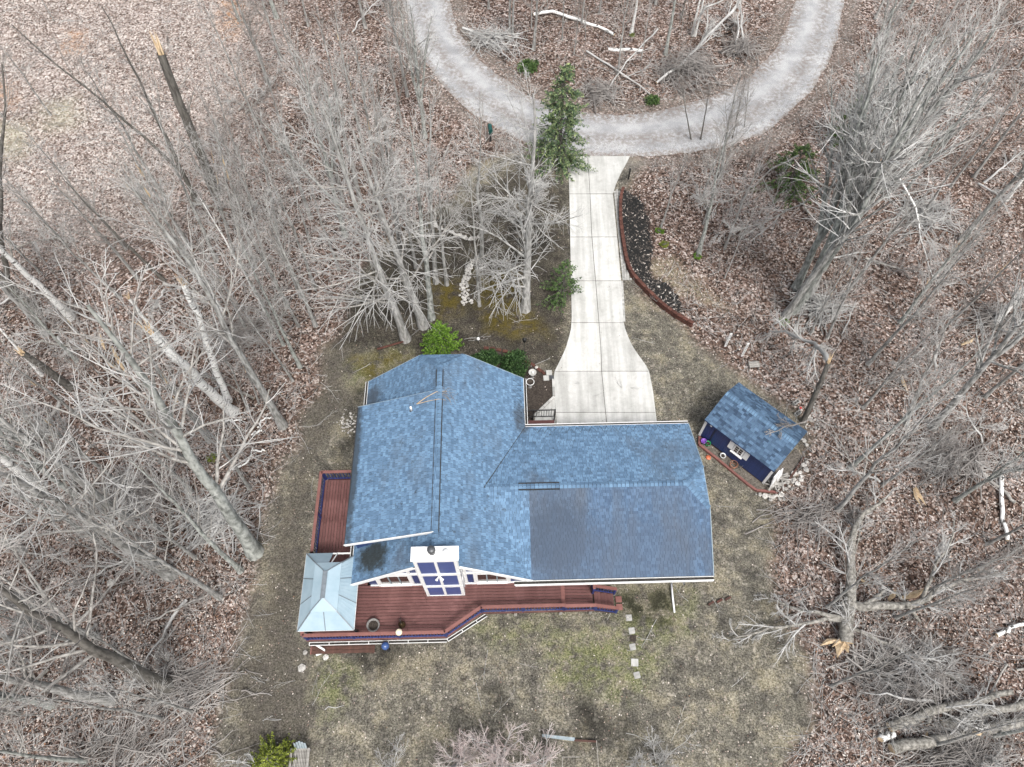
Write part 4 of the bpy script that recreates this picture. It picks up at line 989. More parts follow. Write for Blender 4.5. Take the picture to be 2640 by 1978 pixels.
for i in range(22):
    t = random.uniform(0, 6.3); tube('stem', zig((0, 0, 0), (math.cos(t) * .7, math.sin(t) * .7, 1), random.uniform(.3, .7), 4, .5), [.012, .01, .008, .006, .004], MT['barkdark' if i % 4 else 'steel'], dry, 4)
wood = empty('firewood_heap', zp(1190, 1400, .04), 0, 'loose heap of split firewood sticks at the south corner of the shed', 'firewood')
for i in range(26):
    a = random.choice((R(60), R(5), R(-35), R(100))) + random.uniform(-.3, .3); L = random.uniform(.5, 1.05); x, y = random.uniform(-.42, .42), random.uniform(-.32, .32); z = .07 + random.random() * .3
    d = Vector((math.cos(a), math.sin(a), random.uniform(-.12, .12))) * L / 2; c = Vector((x, y, z))
    beam('log', c - d, c + d, random.uniform(.05, .1), random.uniform(.05, .09), MT['rot'] if i % 3 else MT['greywood'], wood)
for nm, q_, lab in (('cinder_block', (1428, 462), 'grey hollow cinder block lying farthest back behind the shed'), ('cinder_block', (1450, 590), 'grey hollow cinder block close behind the shed eave')):
    g = empty(nm, zp(*q_, 0), R(35), lab, 'cinder block')
    for y in (-.085, .085): box('face_shell', (0, y, .1), (.4, .03, .2), MT['paver'], g)
    for x in (-.185, 0, .185): box('web', (x, 0, .1), (.03, .14, .2), MT['paver'], g)
g = empty('paint_can', zp(1478, 535), 0, 'small white and red can beside the cinder blocks behind the shed', 'can')
lathe('can_body', [(.09, 0), (.09, .2), (.095, .21)], MT['white'], g, (0, 0, 0), 14); lathe('lid', [(.085, .212), (.06, .222), (.02, .222)], M('red_lid', (.4, .04, .03), (.5, .06, .05), 5, .5, bump=0), g, (0, 0, 0), 14)
sb = empty('shed_stone_border', zp(1400, 1400), 0, 'loose grey and white field stones edging the bed east and south of the shed', 'stone border')
pts = []
for q_ in ((960,1545),(1005,1550),(1060,1565),(1120,1570),(1165,1575),(1210,1560),(1260,1550),(1310,1480),(1350,1450),(1330,1410),(1395,1400),(1410,1370),(1400,1300),(1480,1290),(1430,1290),(1490,1370),(1545,1200),(1560,1160),(1520,1200),(1500,1330),(1550,1255),(1450,1420),(1290,1600),(1130,1610),(1240,1600),(1500,890),(1530,910),(1560,960),(1385,1480)):
    p = zp(*q_); pts.append((p.x, p.y))
stones(sb, pts, .09, .19)
gp = empty('gravel_patch', zp(1620, 640), 0); gp['kind'] = 'stuff'; tag(gp, 'pale loose stones scattered east of the shed', 'gravel')
pts = [tuple((zp(1620 + random.gauss(0, 75), 620 + random.gauss(0, 110)))[:2]) for _ in range(90)]
for x, y in pts:
    s = random.uniform(.035, .075); inst('stone', random.choice(STN), gp, (x - gp.location.x, y - gp.location.y, .03), (0, 0, random.uniform(0, 6)), (s, s, s))

# ------------------------------------------------------------------ garden: beds, borders, stones, posts
zf = lambda x, y, z=0: P(1300 + x / 4.325, 900 + y / 4.325, z)       # entry bed survey
zt = lambda x, y, z=0: P(900 + x / 3.347, 450 + y / 3.347, z)        # front yard survey
bed = [tuple(zf(*q)[:2]) for q in ((-260,30),(-100,20),(60,60),(200,90),(280,150),(350,200),(440,290),(535,340),(548,535),(330,760),(260,860),(-100,860),(-300,300))]
tag(prism('entry_bed', bed, -.1, .03, MT['soil']), kind='structure')
bb = empty('brick_edging', zf(350, 200), 0, 'broken line of red bricks edging the entry bed near the drive', 'brick edging')
brk = mdata('brick', box_vf((0, 0, 0), (.30, .16, .12)), BOXF, MT['brickred'])
for q_, a in (((-200, -5), -.1), ((-130, 0), -.05), ((-60, 15), -.1), ((10, 30), -.1), ((75, 50), -.2), ((150, 85), -.3), ((315, 180), -.7), ((390, 238), -.8), ((432, 268), -.9), ((250, 150), -.6)):
    p = zf(*q_); inst('brick', brk, bb, (p.x - bb.location.x, p.y - bb.location.y, .05), (0, random.uniform(-.1, .1), a))
p = zf(358, 213); inst('stone', STN[2], bb, (p.x - bb.location.x, p.y - bb.location.y, .08), (0, 0, 0), (.14, .14, .14))
ce = empty('curb_edging', zf(555, 430), 0, 'pale concrete edging strip between the entry bed and the drive', 'edging')
for a, b in (((545, 345), (553, 530)), ((556, 540), (310, 775))):
    a, b = zf(*a), zf(*b); n = max(2, int((b - a).length / .4))
    for i in range(n): beam('curb_block', a.lerp(b, i / n) - ce.location + Vector((0, 0, .06)), a.lerp(b, (i + .96) / n) - ce.location + Vector((0, 0, .06)), .14, .14, MT['paver'], ce)
for q_, m_, lab in (((468, 325), 'concrete', 'pale square paver lying in the entry bed corner beside the drive'), ((500, 265), 'concrete', 'pale square paver uphill of the black one beside the drive'), ((527, 318), 'flue', 'small black square paver at the edge of the drive')):
    p = zf(*q_, .05); s = .33 if m_ == 'concrete' else .25
    o = box('paver', p, (s, s, .06), MT[m_], None, R(3)); tag(o, lab, 'paver')
def birdbath(loc, label, bowl, ped):
    g = empty('bird_bath', loc, 0, label, 'bird bath'); g.scale = (.62, .62, .85)
    lathe('pedestal', [(.2, 0), (.18, .05), (.09, .12), (.07, .45), (.11, .55)], MT[ped], g, (0, 0, 0), 16)
    lathe('bowl', [(.08, .54), (.30, .60), (.37, .68), (.37, .71), (.33, .70), (.22, .64), (.02, .62)], MT[bowl], g, (0, 0, 0), 22)
    return g
g = birdbath(zf(312, 318), 'pale concrete bird bath in the entry bed, the one nearer the round shrub', 'paver', 'greypot'); lathe('ornament', [(.1, .64), (.12, .7), (.06, .78), (.01, .8)], MT['white'], g, (.03, 0, 0), 10)
g = birdbath(zf(287, 425), 'bird bath with dark bowl and white rim, the one nearer the porch', 'soil', 'greypot'); a = np.linspace(0, 2 * math.pi, 23); tube('rim', [(.36 * math.cos(t), .36 * math.sin(t), .71) for t in a], .03, MT['white'], g, 6)
# brick row west of the green bush
br = empty('brick_row', zt(360, 1480), 0, 'row of tilted red bricks set on edge in front of the green bush', 'brick edging')
for i in range(13):
    t = i / 12; p = zt(255 + 215 * t, 1510 - 62 * t); inst('brick', brk, br, (p.x - br.location.x, p.y - br.location.y, .09), (0, R(50), R(100)), (.9, .9, .8))
# curved rows of field stones in the front wood
s1 = empty('stone_row', zt(1010, 930), 0, 'curved row of pale field stones on the moss among the front trees', 'stone row')
cl = smoothline([tuple(zt(*q)[:2]) for q in ((1125,705),(1060,755),(1030,820),(1010,900),(990,980),(995,1060),(1025,1125))], 60, 1)
pts = []
for i in range(130):
    k_ = random.uniform(0, 58.9); c_ = cl[int(k_)] * (1 - k_ % 1) + cl[int(k_) + 1] * (k_ % 1); wd = .08 + .26 * (k_ / 59); pts.append((c_[0] + random.uniform(-wd, wd), c_[1] + random.uniform(-.1, .1)))
stones(s1, pts, .07, .125, .05)
s2 = empty('stone_row', zt(900, 500), 0, 'straighter row of white stones further up behind the front tree trunks', 'stone row')
cl = smoothline([tuple(zt(*q)[:2]) for q in ((715,400),(760,460),(850,490),(950,530),(1050,570),(1110,545))], 50, 1)
stones(s2, [(cl[i][0] + random.uniform(-.1, .1), cl[i][1] + random.uniform(-.1, .1)) for i in list(range(50)) * 1 + list(range(0, 50, 3))], .08, .14, .05)
# white stones on the mulch
ws = empty('mulch_stones', P(1630, 650), 0, 'few white rounded stones spaced along the black mulch bed', 'stones')
for q_ in ((678,520),(682,590),(720,772),(727,858),(741,932),(770,1008),(823,1076),(898,1170),(1042,1198),(950,1150)):
    p = P(1400 + q_[0] / 3.186, 380 + q_[1] / 3.186, .22); inst('stone', random.choice(STN), ws, (p.x - ws.location.x, p.y - ws.location.y, .26), (0, 0, random.random() * 6), (.1, .1, .1))
# white gravel heap by the west wall
gh = empty('gravel_heap', P(897, 1092), 0, 'small heap of white gravel against the west wall', 'gravel heap')
for _ in range(70):
    x, y = random.gauss(0, .28), random.gauss(0, .32); s = random.uniform(.04, .075)
    inst('stone', random.choice(STN), gh, (x, y, .03 + .08 * math.exp(-(x * x + y * y) * 5)), (0, 0, random.random() * 6), (s, s, s))
# mailbox
mbx = empty('mailbox', P(1265, 364), R(8), 'dark green mailbox on a black post at the edge of the road', 'mailbox')
box('post', (0, 0, .5), (.12, .12, 1.0), MT['black'], mbx); box('arm', (0, .05, .92), (.1, .5, .08), MT['black'], mbx)
prf = [(.15 * math.cos(t), .18 + .15 * math.sin(t)) for t in np.linspace(0, math.pi, 11)]; prf = [(.15, 0)] + prf + [(-.15, 0)]
n = len(prf); v = [(x, -.32, z + .97) for x, z in prf] + [(x, .32, z + .97) for x, z in prf]
mesh('box_body', v, [tuple(range(n)), tuple(range(2 * n - 1, n - 1, -1))] + [((i + 1) % n, i, n + i, n + (i + 1) % n) for i in range(n)], MT['mailbox'], mbx)
box('flag', (.17, .1, 1.2), (.02, .05, .16), MT['orange'], mbx); box('paper_box', (0, 0, .78), (.2, .3, .14), MT['mailbox'], mbx)
mk = empty('drive_marker', P(1400 + 700 / 3.186, 380 + 262 / 3.186), 0, 'short black post marking the corner of the driveway', 'post')
box('shaft', (0, 0, .45), (.1, .1, .9), MT['black'], mk); box('cap', (0, 0, .93), (.13, .13, .05), MT['black'], mk)
lp = empty('path_light', zt(1510, 1540), 0, 'slim black garden lantern on a pole in the front yard', 'garden light')
tube('pole', [(0, 0, 0), (0, 0, 1.25)], .02, MT['black'], lp, 8); lathe('base_spike', [(.06, 0), (.05, .05), (.02, .1)], MT['black'], lp, (0, 0, 0), 10)
lathe('lantern', [(.05, 1.2), (.1, 1.24), (.1, 1.42), (.14, 1.44), (.02, 1.56)], MT['black'], lp, (0, 0, 0), 8)
lb = empty('path_light', zt(1117, 1460), 0, 'small garden light with white globe beside the green bush', 'garden light')
tube('pole', [(0, 0, 0), (0, 0, .45)], .02, MT['black'], lb, 6); lathe('globe', [(.03, .42), (.09, .48), (.1, .54), (.06, .62), (.01, .64)], MT['white'], lb, (0, 0, 0), 14)
for u, v, lab in ((1868.6, 895, 'white decorative post by the woods edge, nearer the drive'), (1911.6, 920, 'white decorative post by the woods edge, nearer the shed')):
    g = empty('garden_post', P(u, v), R(10), lab, 'post')
    box('board', (0, 0, .72), (.14, .05, 1.42), MT['white'], g)
    for z in np.arange(.3, 1.35, .17): box('inset', (0, -.026, z), (.05, .02, .08), MT['flue'], g)
    box('foot', (0, 0, .03), (.2, .16, .06), MT['darkwood'], g)
g = empty('wooden_crate', P(1640 + 665 / 2.209, 600 + 765 / 2.209), R(5), 'small weathered wooden box on the leaf litter above the shed', 'crate')
for i in range(3): box('slat', (0, -.14 + .14 * i, .3), (.6, .12, .03), MT['greywood'], g)
for x in (-.27, .27): box('side', (x, 0, .15), (.04, .4, .28), MT['greywood'], g)
# stepping stones south of the deck stair
zs = lambda x, y, z=0: P(1180 + x / 3.682, 1350 + y / 3.682, z)
for i, (q_, r_, m_, lab) in enumerate((((1625, 895), .05, 'paver', 'grey square stepping stone nearest the deck stair'), ((1652, 1018), .1, 'paver', 'second grey stepping stone from the deck stair'), ((1664, 1090), 0, 'soil', 'dark mossy stepping stone between the pale ones'),
        ((1660, 1172), .15, 'paver', 'grey stepping stone just below the dark mossy one'), ((1680, 1320), -.06, 'concrete', 'palest largest square stepping stone in the south lawn'), ((1702, 1440), .2, 'paver', 'stepping stone farthest from the deck stair'))):
    s = .29 + .05 * (i == 4)
    o = prism('stepping_stone', [(-s / 2, -s / 2), (s / 2 - .03, -s / 2), (s / 2, -s / 2 + .03), (s / 2, s / 2), (-s / 2 + .02, s / 2), (-s / 2, s / 2 - .03)], -.03, .03, MT[m_]); o.location = zs(*q_); o.rotation_euler = (0, 0, r_)
    tag(o, lab, 'stepping stone', 'stepping stones in the south lawn')
zq = lambda x, y, z=0: P(x / 2.209, 1228 + y / 2.209, z)
for q_, s, lab in (((1718, 1090), .22, 'pale flat rock lying on the dirt south west of the deck'), ((1855, 1030), .16, 'small square grey stone below the deck gutter'), ((630, 605), .22, 'white rounded boulder alone in the left leaf litter'), ((1738, 1003), .13, 'small pinkish stone under the deck corner')):
    o = inst('rock', STN[1], None, zq(*q_, .03), (0, 0, .4), (s, s, s)); tag(o, lab, 'rock')
o = tube('white_stick', [zq(1850, 1330, .04), zq(1870, 1312, .06), zq(1910, 1320, .05), zq(1958, 1305, .04)], [.02, .02, .018, .01], MT['twig'], None, 5); tag(o, 'thin white bent stick lying on the south west lawn', 'stick')
# slatted garden chair at the bottom of the picture
chd = empty('garden_chair', P(779, 1958), R(2), 'weathered grey slatted lounge chair on the dirt at the lower left of the yard', 'garden chair')
for i in range(9): box('slat', (-.28 + i * .07, .02, .36), (.045, .78, .025), MT['greywood'], chd)
for y in (-.36, .38): box('cross_rail', (0, y, .33), (.66, .06, .05), MT['greywood'], chd)
for i in range(5): beam('back_slat', (-.22 + i * .11, .42, .36), (-.22 + i * .11, .60 + .04 * (2 - abs(i - 2)), .75 + .05 * (2 - abs(i - 2))), .09, .02, MT['bluewood'], chd)
for x in (-.34, .34):
    for y in (-.3, .35): box('leg', (x, y, .24), (.06, .07, .48), MT['greywood'], chd)
    box('armrest', (x + (.04 if x > 0 else -.04), .02, .50), (.1, .8, .03), MT['greywood'], chd)
# kitchen garden frame at the bottom edge
kg = empty('garden_enclosure', P(1440, 1960), 0, 'pale post and rail garden enclosure at the bottom edge with a blue grey plank', 'garden frame')
ko = kg.location
def kk(u, v, z=0): return P(u, v, z) - ko
for (a, b) in (((1342, 1905), (1342, 1990)), ((1538, 1910), (1544, 1990)), ((1380, 1949), (1420, 1949)), ((1450, 1952), (1494, 1952)), ((1450, 1952), (1450, 1990))):
    beam('pipe', kk(*a, .5), kk(*b, .5), .02, .02, MT['greywood'], kg)
for a in ((1342, 1905), (1538, 1910), (1544, 1985), (1342, 1985)): beam('post', kk(*a, 0), kk(*a, .55), .03, .03, MT['greywood'], kg)
beam('plank', kk(1398, 1896, .45), kk(1482, 1905, .45), .1, .04, MT['bluewood'], kg); beam('plank', kk(1402, 1899, .4), kk(1480, 1909, .4), .06, .04, MT['bluewood'], kg)
for u in (1408, 1466): beam('bracket', kk(u, 1903, 0), kk(u, 1903, .45), .05, .05, MT['bluewood'], kg)
beam('edge_timber', kk(1480, 1909, .1), kk(1538, 1912, .1), .08, .14, MT['darkwood'], kg)
# loose red timbers half under branches, right of the downspout
rt = empty('timber_scraps', P(1640 + 285 / 1.269, 1228 + 408 / 1.269), R(8), 'few dark red timber scraps lying on the ground below the garage corner', 'timber')
for i in range(3): beam('timber', (-.8 + i * .45, -.1 + .06 * i, .06), (-.5 + i * .45, .02 + .05 * i, .07), .1, .1, MT['brickred' if i % 2 else 'darkwood'], rt)

# ------------------------------------------------------------------ bare trees
random.seed(2024)
def rnd_perp(t, r):
    v = r.normal(size=t.shape); v -= (v * t).sum(-1, keepdims=True) * t; return v / (np.linalg.norm(v, axis=-1, keepdims=True) + 1e-9)
def spawn(P_, Rd, L_, K, t0, t1, a0, a1, f0, f1, up, N, r, wig=.06, rk=.55, rmin=.006, taper=.35, power=1.0, lk=.022):
    """K children on every parent polyline. returns pts (B*K,N,3), rad, len"""
    B, n, _ = P_.shape
    t = (np.arange(K)[None] + r.random((B, K))) / K; t = t0 + (t1 - t0) * t ** power
    x = t * (n - 1); i = np.clip(x.astype(int), 0, n - 2); fr = (x - i)[..., None]
    b = np.arange(B)[:, None]
    p = P_[b, i] * (1 - fr) + P_[b, i + 1] * fr; tg = P_[b, i + 1] - P_[b, i]; tg /= np.linalg.norm(tg, axis=-1, keepdims=True) + 1e-9
    pr = Rd[b, i] * (1 - fr[..., 0]) + Rd[b, i + 1] * fr[..., 0]
    ang = r.uniform(a0, a1, (B, K))[..., None]
    d = np.cos(ang) * tg + np.sin(ang) * rnd_perp(tg, r)
    ln = L_[:, None] * r.uniform(f0, f1, (B, K)) * (1.15 - .75 * (t - t0) / max(t1 - t0, 1e-6))
    p, d, ln, pr = p.reshape(-1, 3), d.reshape(-1, 3), ln.ravel(), pr.ravel()
    s = np.linspace(0, 1, N)
    pts = np.zeros((len(p), N, 3)); pts[:, 0] = p; cur = d.copy()
    for j in range(1, N):
        cur = cur + np.array([0, 0, up / (N - 1)]) + r.normal(size=cur.shape) * wig
        cur /= np.linalg.norm(cur, axis=1, keepdims=True)
        pts[:, j] = pts[:, j - 1] + cur * (ln / (N - 1))[:, None]
    r0_ = np.maximum(np.minimum(pr * rk, ln * lk + .004), rmin)
    rad = r0_[:, None] * (1 - (1 - taper) * s[None]); rad = np.maximum(rad, rmin * .75)
    return pts, rad, ln
def trunk_path(H, r0, r, N=12, wander=.25, lean=0.0):
    z = np.linspace(0, 1, N); w = np.cumsum(r.normal(size=(N, 2)) * wander / N ** .5, 0); w -= w[0]; w *= (z[:, None]) ** .7
    w[:, 0] += lean * H * z ** 1.5
    pts = np.concatenate([w, (z * H)[:, None]], 1)
    rad = r0 * (1 - .86 * z ** .9); rad[0] *= 1.35
    return pts[None], rad[None]
def tree_data(seed, H, r0, n1=26, t0=.35, ang=(.5, 1.0), f1=(.16, .30), up=.5, n2=8, n3=6, rk1=.42, up2=.25, up3=.1, wander=.28, snag=0.0, forks=0, twig='twig', bark='bark', limb='rot', rmin=.0085, sub=(.36, .62), power=1.0):
    r = np.random.default_rng(seed)
    tp, tr = trunk_path(H, r0, r, 14, wander)
    tparts = []
    if snag: tr = r0 * (1 - (1 - snag) * np.linspace(0, 1, 14))[None]; tr[0, 0] *= 1.3
    tparts.append(tubes_vf(tp, tr, 9))
    stems_p, stems_r, stems_l = [tp], [tr], [H]
    if forks:
        fp, fr, fl = spawn(tp, tr, np.array([H]), forks, .15, .5, .2, .48, .62, .85, .2, 14, r, .05, .8, .03, .22)
        fr = np.maximum(fr, (r0 * .55 * (1 - .85 * np.linspace(0, 1, 14)))[None])
        tparts.append(tubes_vf(fp, fr, 8)); stems_p.append(fp); stems_r.append(fr); stems_l += list(fl)
    SP = np.concatenate(stems_p); SR = np.concatenate(stems_r); SL = np.array(stems_l)
    k1 = max(3, int(n1 / (1 + .55 * forks)))
    p1, r1, l1 = spawn(SP, SR, SL, k1, t0, .985, ang[0], ang[1], f1[0], f1[1], up, 8, r, .09, rk1, .014, .28, power, .017)
    p2, r2, l2 = spawn(p1, r1, l1, n2, .15, .98, .45, .95, sub[0], sub[1], up2, 6, r, .08, .62, rmin * 1.1, .4, 1.0, .010)
    parts = [tubes_vf(p2, r2, 4)]
    if n3:
        p3, r3, l3 = spawn(p2, r2, l2, n3, .12, .99, .4, .9, .35, .62, up3, 4, r, .09, .75, rmin * .85, .6, 1.0, .008)
        parts.append(tubes_vf(p3, r3, 3))
    tv, tf = join_vf(tparts); cv, cf = join_vf(parts)
    lv, lf = tubes_vf(p1, r1, 5)
    d = {'H': H, 'axis': tp[0], 'rad': tr[0], 'limbs': npmesh('limbs', lv, lf, MT[limb], True), 'trunk': npmesh('trunk', tv, tf, MT[bark], True), 'crown': npmesh('crown', cv, cf, MT[twig], True)}
    # splintered pale wood where the top snapped
    if snag:
        top = tp[0, -1]; R_ = tr[0, -1]; v, f = [], []
        for i in range(7):
            a = r.uniform(0, 6.28); c = top + np.array([math.cos(a), math.sin(a), 0]) * R_ * .55; h = r.uniform(.25, .9); tip = c + np.array([r.normal() * .12, r.normal() * .12, h]); w = R_ * .38
            k0 = len(v); v += [c + [w, 0, -.15], c + [-w * .5, w * .8, -.15], c + [-w * .5, -w * .8, -.15], tip]; f += [(k0, k0 + 1, k0 + 3), (k0 + 1, k0 + 2, k0 + 3), (k0 + 2, k0, k0 + 3)]
        d['splintered_top'] = npmesh('splintered_top', np.array(v), np.array(f), MT['split'])
    return d
PROTO = {
 'tall': [tree_data(11, 17, .22, 24, .40, (.45, .9), (.16, .29), .5, 5, 3), tree_data(12, 17, .24, 26, .36, (.4, .85), (.17, .30), .45, 5, 3, bark='barkgreen'), tree_data(13, 17, .20, 22, .44, (.45, .95), (.15, .28), .55, 5, 3)],
 'slim': [tree_data(21, 13, .13, 19, .28, (.4, .9), (.17, .30), .5, 6, 3), tree_data(22, 13, .12, 18, .34, (.45, 1.0), (.16, .29), .4, 6, 3), tree_data(23, 13, .14, 21, .26, (.4, .9), (.17, .32), .45, 6, 3, twig='twigdark')],
 'dark': [tree_data(31, 15, .21, 19, .42, (.4, .85), (.15, .27), .5, 5, 3, twig='twigdark', bark='barkdark'), tree_data(32, 15, .18, 18, .38, (.4, .8), (.15, .29), .6, 5, 3, twig='twigdark', bark='barkdark', forks=1)],
 'arch': [tree_data(41, 17, .27, 26, .22, (.7, 1.3), (.20, .36), .10, 7, 5, .36, -.25, -.5, bark='barkpale', sub=(.42, .72)), tree_data(42, 17, .28, 28, .20, (.65, 1.25), (.20, .35), .15, 7, 5, .36, -.25, -.45, bark='barkpale', sub=(.42, .72))],
 'vase': [tree_data(51, 18, .25, 30, .34, (.35, .85), (.19, .34), .45, 5, 3, .6, forks=2, bark='barkgreen', limb='bark', twig='twigpale'), tree_data(52, 18, .27, 32, .32, (.35, .9), (.19, .34), .4, 5, 3, .6, forks=3, bark='barkgreen', limb='bark', twig='twigpale'), tree_data(53, 18, .22, 28, .34, (.35, .85), (.18, .33), .45, 5, 3, .6, forks=1, limb='bark')],
 'birch': [tree_data(61, 14, .15, 20, .38, (.4, .8), (.14, .25), .5, 6, 4, bark='birch'), tree_data(62, 14, .17, 20, .42, (.4, .85), (.14, .25), .4, 6, 4, bark='birch')],
 'snag': [tree_data(71, 6, .24, 8, .4, (.6, 1.2), (.14, .4), .2, 6, 4, snag=.62, bark='barkgreen', wander=.12), tree_data(72, 6, .22, 6, .5, (.6, 1.1), (.12, .3), .3, 5, 4, snag=.7, bark='barkdark', twig='twigdark', wander=.12)],
 'birchsnag': [tree_data(75, 8, .17, 9, .45, (.5, 1.1), (.14, .3), .2, 5, 4, snag=.6, bark='birch', wander=.25)],
 'double': [tree_data(81, 16, .28, 40, .10, (.6, 1.25), (.16, .32), .12, 8, 6, .34, -.2, -.35, sub=(.42, .7), forks=1, bark='barkpale', limb='barkpale')],
 'sapling': [tree_data(91, 5, .035, 11, .2, (.35, .8), (.18, .36), .5, 4, 2, rmin=.007), tree_data(92, 5, .04, 12, .15, (.4, .8), (.18, .36), .4, 4, 2, twig='twigdark', rmin=.007)],
}
# thing.kind, label wording
WORD = {'tall': 'tall bare grey tree', 'slim': 'slender bare grey tree', 'dark': 'dark barked bare tree', 'arch': 'drooping bare tree', 'vase': 'steep limbed bare tree', 'birch': 'white barked birch',
        'snag': 'snapped off trunk', 'birchsnag': 'snapped birch trunk', 'double': 'double trunked bare tree', 'sapling': 'thin bare sapling'}
NAME = {'tall': 'bare_tree', 'slim': 'bare_tree', 'dark': 'bare_tree', 'arch': 'bare_tree', 'vase': 'bare_tree', 'birch': 'birch_tree', 'snag': 'broken_tree', 'birchsnag': 'broken_birch', 'double': 'bare_tree', 'sapling': 'sapling'}
TREES = []      # (u, v, object, kind)
def plant_tree(u, v, kind, top=None, h=None, girth=1.0, label=None, variant=None):
    b = P(u, v); b.z = ground_z(b.x, b.y) - .06
    d = PROTO[kind][random.randrange(len(PROTO[kind])) if variant is None else variant]
    ax = Vector((random.gauss(0, .03), random.gauss(0, .03), 1))
    if top is not None:                       # height and lean surveyed from where the top is seen
        dr = P(*top) - Vector((0, 0, CAM_H)); t = (b.x * dr.x + b.y * dr.y) / (dr.x ** 2 + dr.y ** 2); q = Vector((0, 0, CAM_H)) + dr * t; ax = q - b; h = ax.length
    ax.normalize()
    s = h / d['H']; g = s * girth
    o = empty(NAME[kind], b); o.rotation_mode = 'QUATERNION'
    from mathutils import Quaternion
    o.rotation_quaternion = ax.to_track_quat('Z', 'Y') @ Quaternion((0, 0, 1), random.uniform(0, 6.28))
    o.scale = (g, g, s)
    for nm in ('trunk', 'limbs', 'crown', 'splintered_top'):
        if nm in d:
            c_ = inst(nm, d[nm], o)
            if nm in ('limbs', 'crown'): c_['kind'] = 'stuff'
    TREES.append((u, v, o, kind, label)); return o
EXPL = [  # base u, v, kind, top, height, girth
 (507,521,'dark',(262,20),0,1.0),(557,493,'snag',(407,136),0,.85),(652,525,'slim',(500,230),0,1.0),(420,500,'slim',(185,140),0,1.1),(557,670,'tall',(360,260),0,.9),(489,634,'slim',(290,340),0,1.2),
 (353,715,'slim',(110,450),0,1.2),(421,720,'dark',(150,470),0,.9),(470,680,'slim',(300,420),0,1.1),(600,655,'slim',(520,330),0,1.1),(630,660,'slim',(545,300),0,1.1),(655,690,'slim',(570,340),0,1.0),(690,700,'slim',(600,380),0,1.0),(720,640,'slim',(640,260),0,1),
 (1046,874,'arch',(835,290),0,1.0),(1091,841,'arch',(905,330),0,1.05),(1112,820,'tall',(1060,330),0,1.0),(1124,728,'tall',(1075,250),0,1.0),(1152,734,'slim',(1125,420),0,1.2),(1236,788,'arch',(1215,440),0,.55),(1242,671,'slim',(1232,300),0,1.4),
 (1354,797,'double',(1392,235),0,1.0),(1034,653,'tall',(960,200),0,.9),(1048,700,'dark',(985,380),0,.9),(1072,690,'tall',(1010,300),0,.8),(985,560,'tall',(900,110),0,1.0),(1010,480,'dark',(965,160),0,.9),(930,520,'tall',(810,60),0,1.0),(860,470,'tall',(745,60),0,1.0),(890,610,'vase',(770,150),0,.9),(800,560,'slim',(690,170),0,1.1),(940,400,'tall',(860,20),0,.9),(830,380,'slim',(740,40),0,1.0),
 (729,1098,'tall',(392,500),0,1.15),(602,1062,'birchsnag',(362,880),0,1.5),(588,1034,'birchsnag',(490,745),0,1.0),(457,921,'birchsnag',(333,758),0,1.0),(656,1423,'tall',(235,800),0,1.35),(539,1139,'tall',(320,850),0,1.0),(181,998,'snag',(63,912),0,1.5),(281,1039,'slim',(130,880),0,.8),
 (90,799,'dark',None,15,1.5),(181,817,'birch',None,15,1.4),(118,858,'tall',None,14,1.0),(285,1185,'dark',(150,1070),0,.6),(104,1252,'birch',None,14,1.5),(439,1481,'tall',None,17,1.4),(566,1540,'tall',(240,1310),0,.9),(620,1472,'tall',(330,1190),0,.8),(90,1563,'snag',None,6,1.6),
 (435,1771,'dark',None,16,1.5),(380,1730,'tall',(120,1560),0,.7),(285,1803,'tall',None,15,1.3),(640,1060,'slim',(540,830),0,.9),(668,1042,'slim',(590,850),0,.8),(250,1640,'vase',None,13,.9),(330,1340,'tall',None,16,1.1),(60,1420,'tall',None,15,1.1),
 (2025,815,'vase',(2440,190),0,1.1),(2045,800,'vase',(2500,110),0,1.15),(2070,772,'vase',(2400,100),0,1.1),(2095,740,'tall',(2380,60),0,1.2),(2052,742,'vase',(2330,150),0,1.0),(2120,690,'vase',(2560,60),0,1.0),(2150,640,'tall',(2480,30),0,1.0),(2105,590,'slim',(2260,190),0,1.2),(2185,560,'vase',(2520,40),0,.9),(2135,560,'tall',(2290,60),0,1.0),(2220,470,'tall',(2450,0),0,1.0),(2180,420,'tall',(2330,-40),0,1.0),(2240,370,'slim',(2370,30),0,1.2),(2090,860,'slim',(2210,640),0,.9),
 (2473,625,'tall',None,13,1.1),(2133,872,'slim',(2260,590),0,1.1),(2070,1089,'snag',(2140,937),0,.8),(2337,1093,'slim',(2450,830),0,1.5),(2405,1102,'vase',None,14,1.3),(2160,1315,'slim',(2420,1030),0,1.2),(2275,1250,'slim',(2480,1080),0,1.1),(2559,835,'birchsnag',None,6,1.6),(2590,520,'birch',None,11,1.0),
 (1376,125,'slim',None,10,1.3),(1314,84,'slim',None,10,1.2),(1322,86,'slim',None,9,1.0),(1627,87,'birch',None,10,1.2),(1785,90,'birch',None,10,1.0),(1792,92,'birch',None,8,.9),(1716,140,'tall',None,11,.9),(1690,10,'slim',None,10,1.2),(1500,60,'slim',None,9,.9),(1450,100,'slim',None,8,.8),(1545,30,'slim',None,8,.9),(1260,20,'slim',None,9,1),(1480,140,'slim',None,6,.8),
 (1783,361,'dark',(1750,200),0,.8),(1806,361,'dark',(1842,190),0,.8),(1888,358,'dark',(1925,190),0,.7),(1857,457,'slim',(1905,180),0,1.4),(1703,587,'slim',(1765,400),0,1.3),(1802,653,'tall',(1880,340),0,1.1),(1920,330,'slim',(1940,160),0,.9),
 (2200,1640,'vase',None,5,.5),
]
for u, v, kind, top, h, g_ in EXPL[:-1]: plant_tree(u, v, kind, top, h or None, g_, None, 1 if (u, v) in ((557, 493), (181, 998)) else None)
